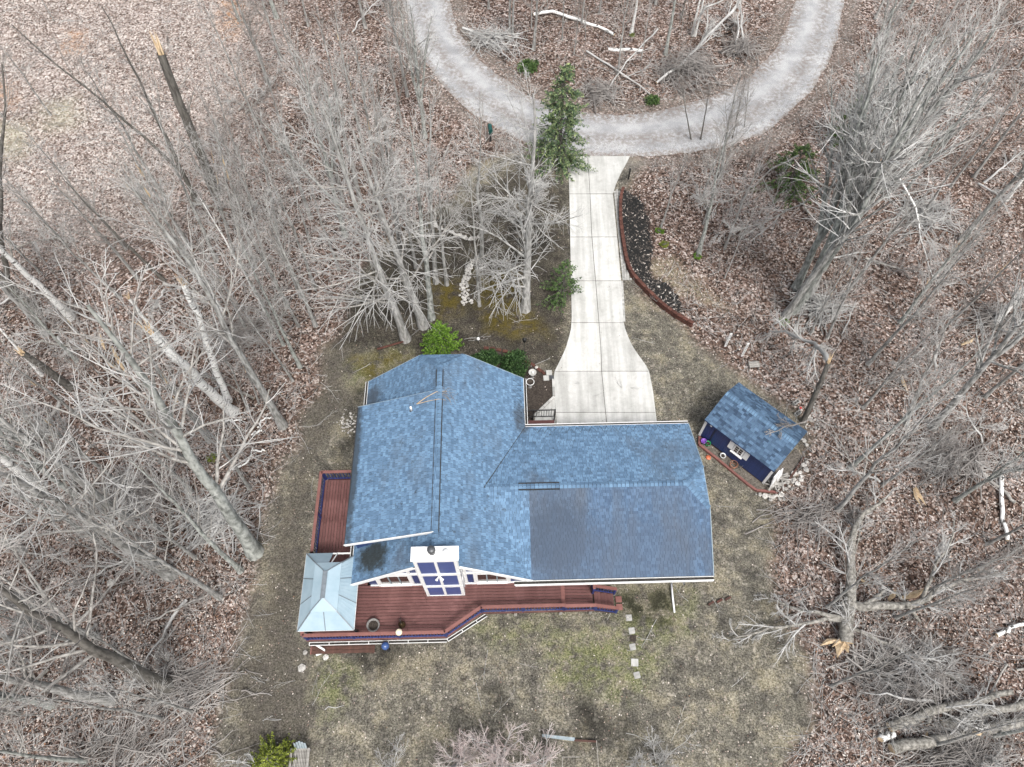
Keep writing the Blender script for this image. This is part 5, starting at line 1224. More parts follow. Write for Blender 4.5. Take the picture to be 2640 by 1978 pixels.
# further trunks through the woods, kept apart from one another
def fill(region, n, kinds, hlo, hhi, mind=34, seed=1):
    r = random.Random(seed); c = 0; tries = 0
    us = [p[0] for p in region]; vs = [p[1] for p in region]; reg = np.array(region, float)
    while c < n and tries < n * 60:
        tries += 1; u, v = r.uniform(min(us), max(us)), r.uniform(min(vs), max(vs))
        if sdist(reg, np.array([u]), np.array([v]))[0] < 0: continue
        if any((u - t[0]) ** 2 + (v - t[1]) ** 2 < mind ** 2 for t in TREES): continue
        p = P(u, v)
        if yard_at(p.x, p.y) > -1.2 or sdist(ROAD, np.array([p.x]), np.array([p.y]))[0] > -1.5: continue
        plant_tree(u, v, r.choice(kinds), None, r.uniform(hlo, hhi), r.uniform(.75, 1.1)); c += 1
fill([(560,-60),(1020,-60),(1030,150),(1100,300),(1130,420),(900,720),(780,760),(560,560)], 18, ['slim', 'tall', 'slim', 'vase'], 7, 12, 44, 3)
fill([(0,60),(560,0),(600,420),(300,560),(0,560)], 3, ['slim'], 5, 8, 80, 4)
fill([(-40,620),(480,600),(820,800),(800,980),(700,1080),(640,1300),(-40,1150)], 20, ['slim', 'tall', 'slim', 'birch'], 7, 11, 55, 5)
fill([(-60,1180),(640,1240),(600,1560),(540,1700),(500,1978),(-60,1978)], 15, ['tall', 'slim', 'vase'], 7, 11, 65, 6)
fill([(2210,-80),(2680,-80),(2680,560),(2400,650),(2180,330)], 19, ['tall', 'slim', 'vase'], 7, 12, 55, 7)
fill([(2160,640),(2680,600),(2680,1240),(2160,1240)], 10, ['slim', 'tall'], 8, 13, 75, 8)
fill([(2120,1300),(2680,1260),(2680,1978),(2120,1978)], 9, ['slim', 'vase', 'tall'], 7, 11, 90, 9)
fill([(1250,-120),(2000,-120),(1990,60),(1900,150),(1700,240),(1450,240),(1300,150)], 9, ['slim', 'slim', 'dark'], 5, 9, 50, 10)
fill([(1660,420),(1960,400),(1990,560),(1930,800),(1850,760),(1760,560)], 5, ['slim'], 5, 9, 60, 11)
fill([(700,780),(900,700),(840,860),(770,1000),(640,1000)], 5, ['slim', 'tall'], 8, 12, 40, 12)
# saplings make the grey haze under the trees
fill([(560,0),(1100,300),(1130,430),(830,860),(700,1100),(560,1500),(480,1978),(0,1978),(0,600),(500,420)], 28, ['sapling'], 3, 6, 24, 13)
fill([(1660,400),(2680,250),(2680,1978),(2050,1978),(2100,1400),(2180,1150),(1900,820)], 28, ['sapling'], 3, 6, 24, 14)
fill([(1200,-40),(2000,-40),(1900,170),(1700,250),(1420,240)], 12, ['sapling'], 2.5, 5, 24, 15)
ORD = ['first', 'second', 'third', 'fourth', 'fifth', 'sixth', 'seventh', 'eighth', 'ninth', 'tenth', 'eleventh', 'twelfth', 'thirteenth', 'fourteenth', 'fifteenth', 'sixteenth', 'seventeenth', 'eighteenth', 'nineteenth', 'twentieth']
def zone(u, v):
    if 1180 < u < 2040 and v < 290: return 'inside the road loop'
    if 1000 < u < 1480 and v > 440: return 'in the front yard'
    if 1650 < u < 1960 and v < 800: return 'right of the driveway'
    if u < 1200:
        if v < 300: return 'in the upper left woods, picture top'
        if v < 600: return 'in the upper left woods beside the road' if u > 700 else 'in the open upper left woods'
        if v < 900: return 'in the left woods beside the front yard'
        if v < 1200: return 'in the left woods beside the roof'
        if v < 1560: return 'in the left woods beside the deck'
        return 'in the lower left woods'
    if v < 350: return 'in the upper right woods, picture top'
    if v < 700: return 'in the right woods beside the road'
    if v < 1000: return 'in the right woods above the shed'
    if v < 1350: return 'in the right woods beside the shed'
    return 'in the lower right woods'
# torn pale wood where limbs snapped off in the storm
def torn(o, d, t, r):
    k_ = t * (len(d['axis']) - 1); i = int(k_); a = d['axis'][i] * (1 - k_ + i) + d['axis'][i + 1] * (k_ - i); w = d['rad'][i]
    ang = r.uniform(0, 6.28); dv = Vector((math.cos(ang), math.sin(ang), 0)); a = Vector(a) + dv * w * .75
    b = a + dv * w * r.uniform(.6, 1.6) + Vector((0, 0, r.uniform(.7, 1.7))); sd = Vector((-dv.y, dv.x, 0)) * w * .55
    v = [a - sd, a + sd, a - dv * w * .2 + Vector((0, 0, .5)), a + dv * .12 + Vector((0, 0, .3)), b]
    mesh('torn_wood', v, [(0, 3, 1), (0, 4, 3), (3, 4, 1), (0, 2, 4), (2, 1, 4)], MT['split'], o)
rt_ = random.Random(5)
cand = [t for t in TREES if t[3] in ('tall', 'vase', 'slim') and ((t[0] > 2000 and t[1] < 900) or (t[0] < 700 and 600 < t[1] < 1300) or (800 < t[0] < 1150 and t[1] < 600))]
for t in rt_.sample(cand, min(30, len(cand))):
    d = next(d for d in PROTO[t[3]] if d['trunk'] is t[2].children[0].data) if t[2].children[0].data in [d['trunk'] for d in PROTO[t[3]]] else PROTO[t[3]][0]
    for _ in range(2): torn(t[2], d, rt_.uniform(.35, .8), rt_)
byz = {}
for t in TREES: byz.setdefault((zone(t[0], t[1]), WORD[t[3]]), []).append(t)
for (z, w_), ts in byz.items():
    ts.sort(key=lambda t: t[0])
    for i, t in enumerate(ts):
        pre = ('the only ' if len(ts) == 1 else ORD[min(i, 19)] + ' ') + w_
        if len(ts) == 1: lab = w_ + ', the only one ' + z
        else: lab = (ORD[i] if i < 20 else str(i + 1) + 'th') + ' ' + w_ + ' from the left ' + z
        tag(t[2], t[4] or lab, 'sapling' if t[3] == 'sapling' else 'tree', 'bare woodland trees')

# ------------------------------------------------------------------ fallen trunks, limbs, brush
def log(name, pts, r0_, r1_, mat, label, cat='log', stubs=0, twigs=0, twigmat='twig'):
    """lying trunk with its end cuts, branch stubs and twigs"""
    pts = np.array([tuple(p) for p in pts], float); base = pts[0].copy()
    g = empty(name, Vector(base), 0, label, cat); q = resample(pts - base, 10); q[1:-1] += rng.normal(size=(8, 3)) * np.array([.05, .05, .03])
    rad = np.linspace(r0_, r1_, 10) * rng.uniform(.9, 1.1, 10)
    v, f = tubes_vf(q[None], rad[None], 9); inst('trunk', npmesh('trunk', v, f, MT[mat], True), g)
    for e, s in ((0, 1), (9, -1)):
        d = Vector(q[1] - q[0]) if e == 0 else Vector(q[9] - q[8])
        vv, ff = lathe_vf([(rad[e] * .98, 0), (rad[e] * .6, .012), (.01, .02)], 9); o = mesh('cut_end', vv, ff, MT['split'], g); o.location = q[e]; o.rotation_euler = (-d if e == 0 else d).to_track_quat('Z', 'Y').to_euler()
    if stubs and not twigs:
        p1, r1, l1 = spawn(q[None], rad[None], np.array([np.linalg.norm(q[-1] - q[0])]), stubs, .3, .98, .5, 1.1, .12, .4, .1, 7, rng, .1, .6, .012, .4)
        for b_ in range(len(p1)):
            v, f = tubes_vf(p1[b_:b_ + 1], r1[b_:b_ + 1], 5); inst('branch_stub', npmesh('branch_stub', v, f, MT[twigmat], True), g)
    elif stubs:
        p1, r1, l1 = spawn(q[None], rad[None], np.array([np.linalg.norm(q[-1] - q[0])]), stubs, .3, .98, .5, 1.1, .12, .4, .1, 7, rng, .1, .6, .012, .4)
        parts = [tubes_vf(p1, r1, 5)]
        if twigs:
            p2, r2, l2 = spawn(p1, r1, l1, twigs, .15, .98, .4, .9, .3, .6, .0, 5, rng, .12, .6, .008, .5)
            p3, r3, l3 = spawn(p2, r2, l2, 5, .15, .98, .4, .9, .35, .6, -.1, 4, rng, .12, .7, .0075, .6); parts += [tubes_vf(p2, r2, 4), tubes_vf(p3, r3, 3)]
        v, f = join_vf(parts); v[:, 2] = np.maximum(v[:, 2], -base[2] + .02); inst('branches', npmesh('branches', v, f, MT[twigmat], True), g)['kind'] = 'stuff'
    return g
zr2 = lambda x, y, z=.1: P(1640 + x / 1.269, 1228 + y / 1.269, z)     # lower right survey
za = lambda x, y, z=.1: P(1000 + x / 3.347, y / 3.347, z)             # road loop, left
zb_ = lambda x, y, z=.1: P(1540 + x / 3.347, y / 3.347, z)            # road loop, right
zl = lambda x, y, z=.1: P(x / 2.209, 600 + y / 2.209, z)              # left woods
zrr = lambda x, y, z=.1: P(1640 + x / 2.209, 600 + y / 2.209, z)      # right woods
big = log('fallen_tree', [zr2(688, 545, .5), zr2(690, 470, .6), zr2(700, 400, .7), zr2(705, 300, .8), zr2(700, 210, .9), zr2(735, 120, 1.0), zr2(830, 60, .9)], .34, .06, 'logbark', 'storm broken tree with torn orange stump lying in the lower right leaf litter', 'fallen tree', 10, 9)
bl = Vector(big.location)
for path, r0_, r1_ in (([(700, 420, .7), (760, 428, .9), (850, 425, 1.1), (930, 420, 1.1), (985, 370, 1.3), (1060, 345, 1.3), (1180, 312, 1.0)], .23, .05), ([(930, 420, 1.0), (965, 320, 1.6), (1030, 210, 2.0), (1042, 140, 2.2)], .11, .03),
                       ([(690, 460, .7), (600, 450, .9), (480, 420, .9), (400, 380, .5)], .13, .03), ([(690, 470, .6), (560, 480, .8), (420, 500, .6), (300, 540, .4)], .12, .03), ([(740, 425, .8), (790, 390, 1.0), (810, 375, 1.1)], .13, .07), ([(690, 495, .5), (820, 545, .4), (960, 615, .4), (1080, 690, .2)], .10, .06)):
    q = resample(np.array([tuple(zr2(*p) - bl) for p in path]), 12); q[1:-1] += rng.normal(size=(10, 3)) * .05; rad = np.linspace(r0_, r1_, 12)
    v, f = tubes_vf(q[None], rad[None], 7); inst('limb', npmesh('limb', v, f, MT['logbark'], True), big)
    p1, r1, l1 = spawn(q[None], rad[None], np.array([np.linalg.norm(q[-1] - q[0])]), 9, .3, .99, .4, .9, .2, .42, .3, 7, rng, .1, .6, .012, .4)
    p2, r2, l2 = spawn(p1, r1, l1, 8, .15, .98, .4, .9, .3, .55, .1, 5, rng, .12, .6, .008, .5); p3, r3, l3 = spawn(p2, r2, l2, 5, .15, .98, .4, .9, .35, .6, 0, 4, rng, .12, .7, .0075, .6)
    v, f = join_vf([tubes_vf(p1, r1, 5), tubes_vf(p2, r2, 4), tubes_vf(p3, r3, 3)]); inst('branches', npmesh('branches', v, f, MT['twig'], True), big)['kind'] = 'stuff'
def splinter(name, a, b, w, label=None, parent=None):
    a, b = Vector(a), Vector(b); o_ = parent.location if parent else a
    d = (b - a); s = d.cross(Vector((0, 0, 1))).normalized() * w; u = Vector((0, 0, w * .7)); m_ = a.lerp(b, .45) + s * .4
    v = [a - s * .6 - o_, a + s * .4 - o_, a + u - o_, m_ - s - o_, m_ + s - o_, m_ + u * 1.5 - o_, b - o_]
    o = mesh(name, v, [(0, 2, 1), (0, 1, 4, 3), (1, 2, 5, 4), (2, 0, 3, 5), (3, 4, 6), (4, 5, 6), (5, 3, 6)], MT['split'], parent)
    if not parent: o.location = o_; tag(o, label, 'wood splinter', 'loose pale wood splinters')
    return o
for a, b, w in (((680, 540, .5), (658, 595, .3), .2), ((690, 545, .5), (695, 580, .3), .14), ((655, 535, .4), (600, 555, .2), .13), ((680, 530, .6), (640, 560, .35), .1)): splinter('splinter', zr2(*a), zr2(*b), w, None, big)
for i, (a, b, w, lab) in enumerate(((zr2(870, 400, .5), zr2(958, 362, .6), .16, 'largest bent orange splinter above the fallen tree limb'), (zr2(826, 405, .3), zr2(852, 368, .5), .12, 'short bent orange splinter left of the largest one'), (zr2(908, 40, .1), zr2(932, 98, .1), .11, 'left one of two parallel pale splinters near the birch log'), (zr2(914, 35, .1), zr2(950, 98, .1), .11, 'right one of two parallel pale splinters near the birch log'),
        (zrr(1510, 815), zrr(1552, 915), .12, 'single pale splinter right of the shed in the leaves'), (zrr(1850, 640), zrr(1955, 585), .12, 'long pale splinter above the right hand trunks'), (zl(600, 720, .5), zl(690, 790, .5), .12, 'lower pale curved splinter in the left woods'), (zl(635, 650, .5), zl(730, 820, .5), .11, 'upper long pale splinter in the left woods'), (zl(565, 575, 1), zl(605, 680, 1), .1, 'short pale splinter above the two curved ones'), (zr2(735, 338, .2), zr2(772, 357, .2), .09, 'small splinter beside the fallen tree trunk'), (zr2(942, 860, .1), zr2(955, 832, .1), .08, 'tiny pale splinter above the lowest log'))):
    splinter('wood_splinter', a, b, w, lab)
log('fallen_log', [zr2(835, 893, .3), zr2(1000, 860, .35), zr2(1130, 835, .4), zr2(1300, 795, .5)], .26, .2, 'logbark', 'grey log with an orange scar at the lower right corner', 'log', 3, 4)
o = splinter('bark_scar', zr2(1100, 842, .72), zr2(1145, 832, .72), .1, 'orange torn bark scar on the lowest corner log')
log('fallen_log', [zr2(828, 822, .3), zr2(950, 775, .4), zr2(1100, 735, .6), zr2(1230, 705, .8)], .24, .13, 'logbark', 'weathered grey log lying above the scarred one', 'log', 5, 6)
log('fallen_log', [zr2(1005, 812, .2), zr2(1150, 770, .3), zr2(1300, 740, .3)], .2, .16, 'logbark', 'grey log partly hidden between the two corner logs', 'log', 2, 5)
log('fallen_log', [zr2(800, 862, .15), zr2(845, 845, .15)], .14, .14, 'birch', 'short white birch block beside the lower right logs', 'log')
log('fallen_birch', [zr2(1195, 0, .15), zr2(1197, 100, .15), zr2(1215, 210, .15)], .12, .09, 'birch', 'white birch log lying upright in the picture at the right edge', 'log', 2, 0)
log('fallen_birch', [zr2(1180, 520, .15), zr2(1290, 468, .3)], .1, .08, 'birch', 'white pole sticking in from the right picture edge', 'log')
log('fallen_log', [zrr(1950, 1350, .1), zrr(2160, 1540, .1)], .1, .08, 'rot', 'dark rotten log below the brush beside the birch log', 'log')
log('fallen_birch', [za(1255, 125), za(1400, 95), za(1520, 130), za(1690, 185), za(1850, 235), za(1955, 300)], .13, .10, 'birch', 'long curved white birch log inside the road loop', 'log', 2, 3)
log('fallen_birch', [zb_(95, 425), zb_(240, 430), zb_(392, 438)], .13, .12, 'birch', 'short straight white birch log inside the road loop', 'log')
log('fallen_limb', [za(1715, 440), za(1960, 590, .3), za(2209, 760, .2), za(2280, 830, .2)], .08, .04, 'twig', 'pale thin limb slanting down right inside the road loop', 'branch', 4, 4)
log('fallen_limb', [za(1860, 830), za(2000, 610, .4), za(2150, 430, .4), za(2330, 250, .3)], .04, .06, 'twig', 'pale thin limb crossing the other one inside the road loop', 'branch', 3, 4)
log('fallen_limb', [za(645, 240, .2), za(780, 290, .3), za(900, 350, .3), za(1075, 535, .1)], .1, .03, 'twig', 'pale forked limb at the inner edge of the left road branch', 'branch', 9, 9)
log('fallen_limb', [za(700, 290, .1), za(1030, 290, .1)], .09, .07, 'twig', 'short pale pole beside the forked limb near the road', 'branch')
log('fallen_limb', [zb_(510, 715, .3), zb_(720, 560, .5), zb_(900, 380, .7), zb_(1150, 110, .9), zb_(1230, 10, 1)], .09, .12, 'twig', 'long pale leaning pole rising out of the right brush pile', 'branch', 8, 8)
for i, q_ in enumerate(([(820, 300, .1), (850, 180, 1.5), (950, 60, 2.5), (1090, 0, 3)], [(1180, 450, .2), (1220, 200, .8), (1215, 0, 1.2)], [(1270, 400, .2), (1240, 180, .8), (1230, 0, 1.4)])):
    log('fallen_limb', [zb_(*p) for p in q_], .09, .05, 'twig', ('bowed white stem left of the leaning pole in the loop', 'left thin stem of the pair right of the leaning pole', 'right thin stem of the pair right of the leaning pole')[i], 'branch', 5, 5)
log('fallen_log', [zl(345, 945), zl(290, 1040), zl(215, 1170)], .1, .13, 'rot', 'dark crooked rotten log in the left leaf litter', 'log', 1, 0)
for i, q_ in enumerate(([(1320, 1350), (1410, 1305), (1440, 1225)], [(1440, 1240), (1510, 1245)], [(1230, 1080), (1300, 1070), (1380, 1065)], [(1430, 1150), (1490, 1125)], [(1465, 1110), (1485, 1070), (1545, 1050)])):
    log('fallen_limb', [zl(*p) for p in q_], .06, .04, 'birch', ('longest pale broken stick near the left yard edge', 'forked end of the pale stick near the left yard edge', 'pale stick below the leaning birch trunk', 'short pale stick left of the yard path', 'bent pale stick nearest the smooth grey trunk')[i], 'branch', 2, 0)
log('broken_limb', [zrr(1095, 745, 5.2), zrr(1070, 680, 4.6), zrr(1000, 620, 3.4), zrr(880, 570, 2.2), zrr(760, 560, .8)], .14, .04, 'twig', 'broken crown hanging from the snapped tree behind the shed', 'branch', 16, 9)
log('broken_limb', [zrr(1000, 1060, 2.9), zrr(945, 1085, 3.1), zrr(855, 1110, 3.3), zrr(740, 1150, 3.05)], .05, .015, 'twigdark', 'thin dead limb fallen across the shed roof', 'branch', 12, 7, 'twigdark')
log('broken_limb', [P(2300, 420, 6), P(2350, 520, 5), P(2385, 640, 3), P(2420, 760, .6)], .06, .02, 'birch', 'long white hanging limb in the right woods above the shed', 'branch', 14, 9)
log('broken_limb', [P(2060, 400, 7), P(1990, 440, 6), P(1880, 520, 4), P(1790, 520, 3)], .055, .015, 'rot', 'pale limb sweeping left from the right hand tree cluster', 'branch', 16, 9)
log('broken_limb', [P(2130, 480, 7), P(2060, 530, 6), P(1960, 580, 4), P(1850, 600, 2.6)], .055, .015, 'rot', 'lower pale limb sweeping left from the right hand tree cluster', 'branch', 16, 9)
# crowns brought down by the storm, scattered through the woods
rc = random.Random(12)
def downed(reg, n, where):
    us = [p[0] for p in reg]; vs = [p[1] for p in reg]; reg_ = np.array(reg, float); k_ = 0; out = []
    while k_ < n:
        u, v = rc.uniform(min(us), max(us)), rc.uniform(min(vs), max(vs)); p = P(u, v)
        if sdist(reg_, np.array([u]), np.array([v]))[0] < 0 or yard_at(p.x, p.y) > -1.5 or sdist(ROAD, np.array([p.x]), np.array([p.y]))[0] > -1.5: continue
        a = rc.uniform(0, 6.28); L = rc.uniform(2.5, 5.0); d = Vector((math.cos(a), math.sin(a), 0))
        out.append((u, [p + Vector((0, 0, .15)), p + d * L * .5 + Vector((0, 0, rc.uniform(.3, 1.2))), p + d * L + Vector((0, 0, rc.uniform(.2, 1.6)))])); k_ += 1
    out.sort(key=lambda t: t[0])
    for i, (u, pts) in enumerate(out): log('downed_crown', pts, rc.uniform(.05, .09), .015, rc.choice(['rot', 'logbark', 'twig']), ORD[i] + ' downed branchy crown from the left ' + where, 'branch', 13, 6, rc.choice(['twig', 'twigdark', 'twig']))
downed([(560,60),(1000,60),(1060,330),(900,600),(560,600)], 7, 'in the upper left woods')
downed([(20,640),(560,640),(760,860),(640,1250),(20,1250)], 11, 'in the left woods beside the house')
downed([(20,1280),(620,1280),(520,1940),(20,1940)], 9, 'in the lower left woods')
downed([(1980,300),(2620,40),(2620,760),(2080,760)], 10, 'in the upper right woods')
downed([(2160,800),(2620,800),(2620,1280),(2160,1280)], 6, 'in the right woods beside the shed')
downed([(2130,1330),(2620,1330),(2620,1950),(2130,1950)], 9, 'in the lower right woods')
def brush(u, v, w, d, h, n, label, mat='twigdark', dirang=None, seed=0):
    r = np.random.default_rng(seed + 500); c = P(u, v); g = empty('brush_pile', c, 0, label, 'brush pile')
    B = n = int(n * .8); a = r.uniform(0, np.pi, B) if dirang is None else r.normal(dirang, .8, B); L = r.uniform(.8, 3.6, B)
    ctr = np.stack([r.normal(0, w * .5, B), r.normal(0, d * .5, B)], 1); zc_ = r.random(B) * h * np.exp(-(ctr[:, 0] / w) ** 2 - (ctr[:, 1] / d) ** 2) + .05
    s = np.linspace(-.5, .5, 6); pts = np.zeros((B, 6, 3)); pts[..., 0] = ctr[:, :1] + np.cos(a)[:, None] * s * L[:, None]; pts[..., 1] = ctr[:, 1:] + np.sin(a)[:, None] * s * L[:, None]
    pts[..., 2] = zc_[:, None] + r.normal(0, .13, B)[:, None] * s * L[:, None]; pts += r.normal(0, .04, pts.shape); pts[..., 2] = np.maximum(pts[..., 2], .02)
    rad = r.uniform(.01, .04, B)[:, None] ** 1.0 * np.linspace(1.1, .5, 6)[None]
    p2, r2, _ = spawn(pts, rad, L, 3, .1, .98, .3, .7, .25, .5, 0, 4, r, .1, .7, .0085, .6); p2[..., 2] = np.maximum(p2[..., 2], .02)
    v_, f_ = join_vf([tubes_vf(pts, rad, 4), tubes_vf(p2, r2, 3)]); o = inst('sticks', npmesh('sticks', v_, f_, MT[mat], True), g); o['kind'] = 'stuff'; return g
brush(1770, 190, 2.6, 2.0, 1.1, 260, 'largest dark brush pile inside the road loop', 'twigdark', 2.2, 1); brush(1905, 130, 1.5, 1.2, .8, 120, 'smaller dark brush pile inside the loop near the right road branch', 'twigdark', 1.2, 2)
brush(1270, 110, 1.8, 1.6, .8, 130, 'loose brush pile inside the loop near the left road branch', 'twig', 2.4, 3); brush(1545, 245, 1.4, 1.2, .7, 110, 'round brush heap right of the spruce at the road edge', 'twigdark', None, 4)
brush(2330, 1740, 2.6, 1.6, 1.0, 300, 'wide brush tangle below the storm broken tree', 'twigdark', .2, 5); brush(2480, 1960, 2.4, 1.0, .8, 200, 'brush tangle under the lower right corner logs', 'twigdark', .4, 6)
brush(2450, 1190, 2.2, 1.3, 1.0, 200, 'brush tangle at the foot of the right hand leaning trunks', 'twigdark', .5, 7); brush(2560, 830, 1.5, 1.2, .8, 120, 'brush around the broken white birch at the right edge', 'twigdark', .3, 8)
brush(640, 860, 2.4, 1.4, .7, 130, 'brush tangle beside the birches in the left woods', 'twigdark', .4, 9); brush(470, 1770, 2.4, 1.0, .6, 120, 'brush tangle around the dark lower left trunk', 'twigdark', .4, 10)
brush(330, 1270, 2.2, 1.0, .6, 140, 'low brush in the left woods level with the deck', 'twigdark', -.3, 11); brush(560, 1340, 1.8, 1.4, .9, 150, 'brush at the foot of the thick trunk left of the deck', 'twig', 1.0, 12)
brush(2120, 800, 1.5, 1.0, .7, 110, 'brush right of the big tree cluster foot', 'twig', .4, 13); brush(330, 1930, 3.4, 1.0, .6, 130, 'brush tangle along the lower left picture edge', 'twigdark', .8, 14)
brush(2390, 560, 2.2, 1.6, .8, 150, 'brush in the right woods behind the tree cluster', 'twig', .6, 15); brush(1290, 700, 1.2, .9, .3, 30, 'few loose twigs on the moss of the front yard', 'twig', None, 16)
brush(2080, 1330, 1.5, .8, .5, 70, 'loose brush below the shed corner', 'twigdark', .4, 17)

# ------------------------------------------------------------------ evergreens and shrubs
def spray_faces(base, tip, r, n, w, droop=.15, flat=.5):
    """needle sprays along a branch: small pointed blades either side"""
    t = r.random(n); p = base[None] * (1 - t[:, None]) + tip[None] * t[:, None]; p[:, 2] -= droop * np.sin(t * 3.14)
    d = (tip - base) / (np.linalg.norm(tip - base) + 1e-9); side = np.cross(d, [0, 0, 1.]); side /= np.linalg.norm(side) + 1e-9
    sgn = r.choice([-1, 1], n)[:, None]; L = (r.uniform(.5, 1, n) * w * (1.15 - t * .6))[:, None]
    dirv = d[None] * r.uniform(.3, .9, n)[:, None] + side[None] * sgn * r.uniform(.3, 1, n)[:, None] + r.normal(size=(n, 3)) * flat * [.4, .4, 1]
    dirv /= np.linalg.norm(dirv, axis=1, keepdims=True); q = np.cross(dirv, r.normal(size=(n, 3))); q /= np.linalg.norm(q, axis=1, keepdims=True) + 1e-9
    q *= L * .22
    return np.stack([p - q * .5, p + dirv * L * .5 - q, p + dirv * L, p + dirv * L * .5 + q], 1)
def needle_mat(name, lo, mid, hi):
    m, nt, b = newmat(name); g = nt.nodes.new('ShaderNodeNewGeometry'); n = noise(nt, coords(nt, 'Object'), 2.2, 3)
    col = ramp(nt, g.outputs['Random Per Island'], [(0, lo), (.5, mid), (1, hi)]); col = mixc(nt, .6, col, ramp(nt, n, [(.35, (.55, .6, .6)), (.65, (1.3, 1.25, 1.1))]), 'MULTIPLY')
    nt.links.new(col, b.inputs['Base Color']); b.inputs['Roughness'].default_value = .7; b.inputs['Specular IOR Level'].default_value = .25
    return m
MT['spruce'] = needle_mat('spruce_needles', (.04, .075, .045), (.11, .17, .09), (.30, .36, .17))
MT['hemlock'] = needle_mat('hemlock_needles', (.03, .06, .022), (.07, .13, .042), (.16, .23, .085))
MT['cedar'] = needle_mat('bright_cedar', (.035, .085, .010), (.10, .20, .022), (.22, .36, .06))
MT['boxwood'] = needle_mat('round_shrub_leaves', (.012, .032, .012), (.035, .08, .025), (.09, .16, .06))
MT['yellowgreen'] = needle_mat('yellow_green_juniper', (.06, .085, .010), (.16, .20, .03), (.30, .34, .07))
def conifer(name, loc, H, R0, mat, label, cat, seed, whorls=22, per=9, nf=34, w=.34, bare=0.06, barktop=None, power=.9):
    r = np.random.default_rng(seed); g = empty(name, loc, r.uniform(0, 6), label, cat)
    tube('trunk', [(0, 0, -.1), (.03, 0, H * .5), (0, .02, H * .97)], [H * .02, H * .013, .012], MT['barkdark'], g, 7)
    Q, B = [], []
    for i in range(whorls):
        t = bare + (1 - bare) * (i + .5) / whorls; z = H * t; L = R0 * (1 - t) ** power + .08
        for j in range(max(4, int(per * (1 - .4 * t)))):
            a = r.uniform(0, 6.28); l = L * r.uniform(.72, 1.1); b = np.array([0, 0, z + r.normal() * .1]); tip = np.array([math.cos(a) * l, math.sin(a) * l, z - l * .18 + r.normal() * .08 + .12 * t * l])
            Q.append(spray_faces(b * .75 + tip * .25 if l > .5 else b, tip, r, int(nf * (.35 + l / R0)), w, l * .06)); B.append(np.linspace(0, .8, 5)[:, None] * (tip - b) + b)
    q = np.concatenate(Q); V = q.reshape(-1, 3); F = np.arange(len(V)).reshape(-1, 4)
    inst('crown', npmesh('crown', V, F, MT[mat]), g)
    v, f = tubes_vf(np.array(B), np.broadcast_to(np.linspace(.022, .006, 5), (len(B), 5)), 4); inst('branches', npmesh('branches', v, f, MT['barkdark']), g)
    return g
def shrub(name, loc, rx, ry, rz, mat, label, seed, n=5000, w=.11, clumps=40, cat='shrub', up=.5):
    r = np.random.default_rng(seed); g = empty(name, loc, 0, label, cat)
    c = r.normal(size=(clumps, 3)); c /= np.linalg.norm(c, axis=1, keepdims=True); c[:, 2] = np.abs(c[:, 2]); c *= r.uniform(.55, 1, (clumps, 1)) * [rx, ry, rz]; c[:, 2] += rz * .12
    k_ = r.integers(0, clumps, n); off = r.normal(size=(n, 3)); off /= np.linalg.norm(off, axis=1, keepdims=True); off *= r.random((n, 1)) ** .5 * min(rx, ry, rz) * .42
    p = c[k_] + off; p[:, 2] = np.maximum(p[:, 2], .03)
    d = off / (np.linalg.norm(off, axis=1, keepdims=True) + 1e-9) + r.normal(size=(n, 3)) * .6 + [0, 0, up]; d /= np.linalg.norm(d, axis=1, keepdims=True); L = r.uniform(.6, 1.2, (n, 1)) * w
    q = np.cross(d, r.normal(size=(n, 3))); q /= np.linalg.norm(q, axis=1, keepdims=True) + 1e-9; q *= L * .3
    V = np.stack([p, p + d * L * .5 - q, p + d * L, p + d * L * .5 + q], 1).reshape(-1, 3); inst('foliage', npmesh('foliage', V, np.arange(len(V)).reshape(-1, 4), MT[mat]), g)
    S = np.stack([np.zeros_like(c), c * .5 + [0, 0, .05], c], 1); v, f = tubes_vf(S, np.broadcast_to([.03, .018, .008], (clumps, 3)), 4); inst('stems', npmesh('stems', v, f, MT['barkdark']), g)
    return g
def surveyed_h(bu, bv, tv):
    b = P(bu, bv); dr = P(bu, tv) - Vector((0, 0, CAM_H)); return CAM_H + dr.z * (b.y / dr.y)
conifer('spruce_tree', P(1440, 425), 7.9, 2.7, 'spruce', 'tall green spruce standing at the road end of the driveway', 'tree', 1, 24, 10, 62, .28, power=.55)
conifer('spruce_tree', P(1450, 770), 3.6, 1.7, 'hemlock', 'dark green conifer behind the double trunked tree beside the drive', 'tree', 2, 13, 7, 26, .26, .03, power=.65)
conifer('hemlock_tree', P(2030, 480), 3.6, 2.5, 'hemlock', 'spreading dark green hemlock left of the right hand tree cluster', 'tree', 3, 12, 9, 46, .28, .03, power=.6)
conifer('hemlock_tree', P(2165, 365), 4.0, 1.6, 'hemlock', 'smaller hemlock showing between the cluster trunks near the road', 'tree', 4, 13, 8, 40, .28, .05)
conifer('cedar_bush', zt(800, 1520), 2.7, 1.45, 'cedar', 'bright green cedar bush at the north end of the main roof', 'shrub', 5, 17, 12, 80, .20, .02, power=.62)
conifer('juniper_bush', P(714, 1962), 1.5, 1.3, 'yellowgreen', 'yellow green juniper bush beside the slatted chair at the picture bottom', 'shrub', 6, 12, 12, 70, .18, .02, power=.5)
shrub('round_shrub', zf(135, 215), .72, .72, .95, 'boxwood', 'dark round shrub in the entry bed nearest the bird baths', 7, 5200, .13)
shrub('round_shrub', zf(-160, 150), .62, .58, .8, 'boxwood', 'dark round shrub in the entry bed, middle of the three', 8, 4200, .13)
shrub('round_shrub', zf(-290, 190), .55, .5, .7, 'boxwood', 'smaller dark shrub in the entry bed next to the cedar bush', 9, 3500, .13)
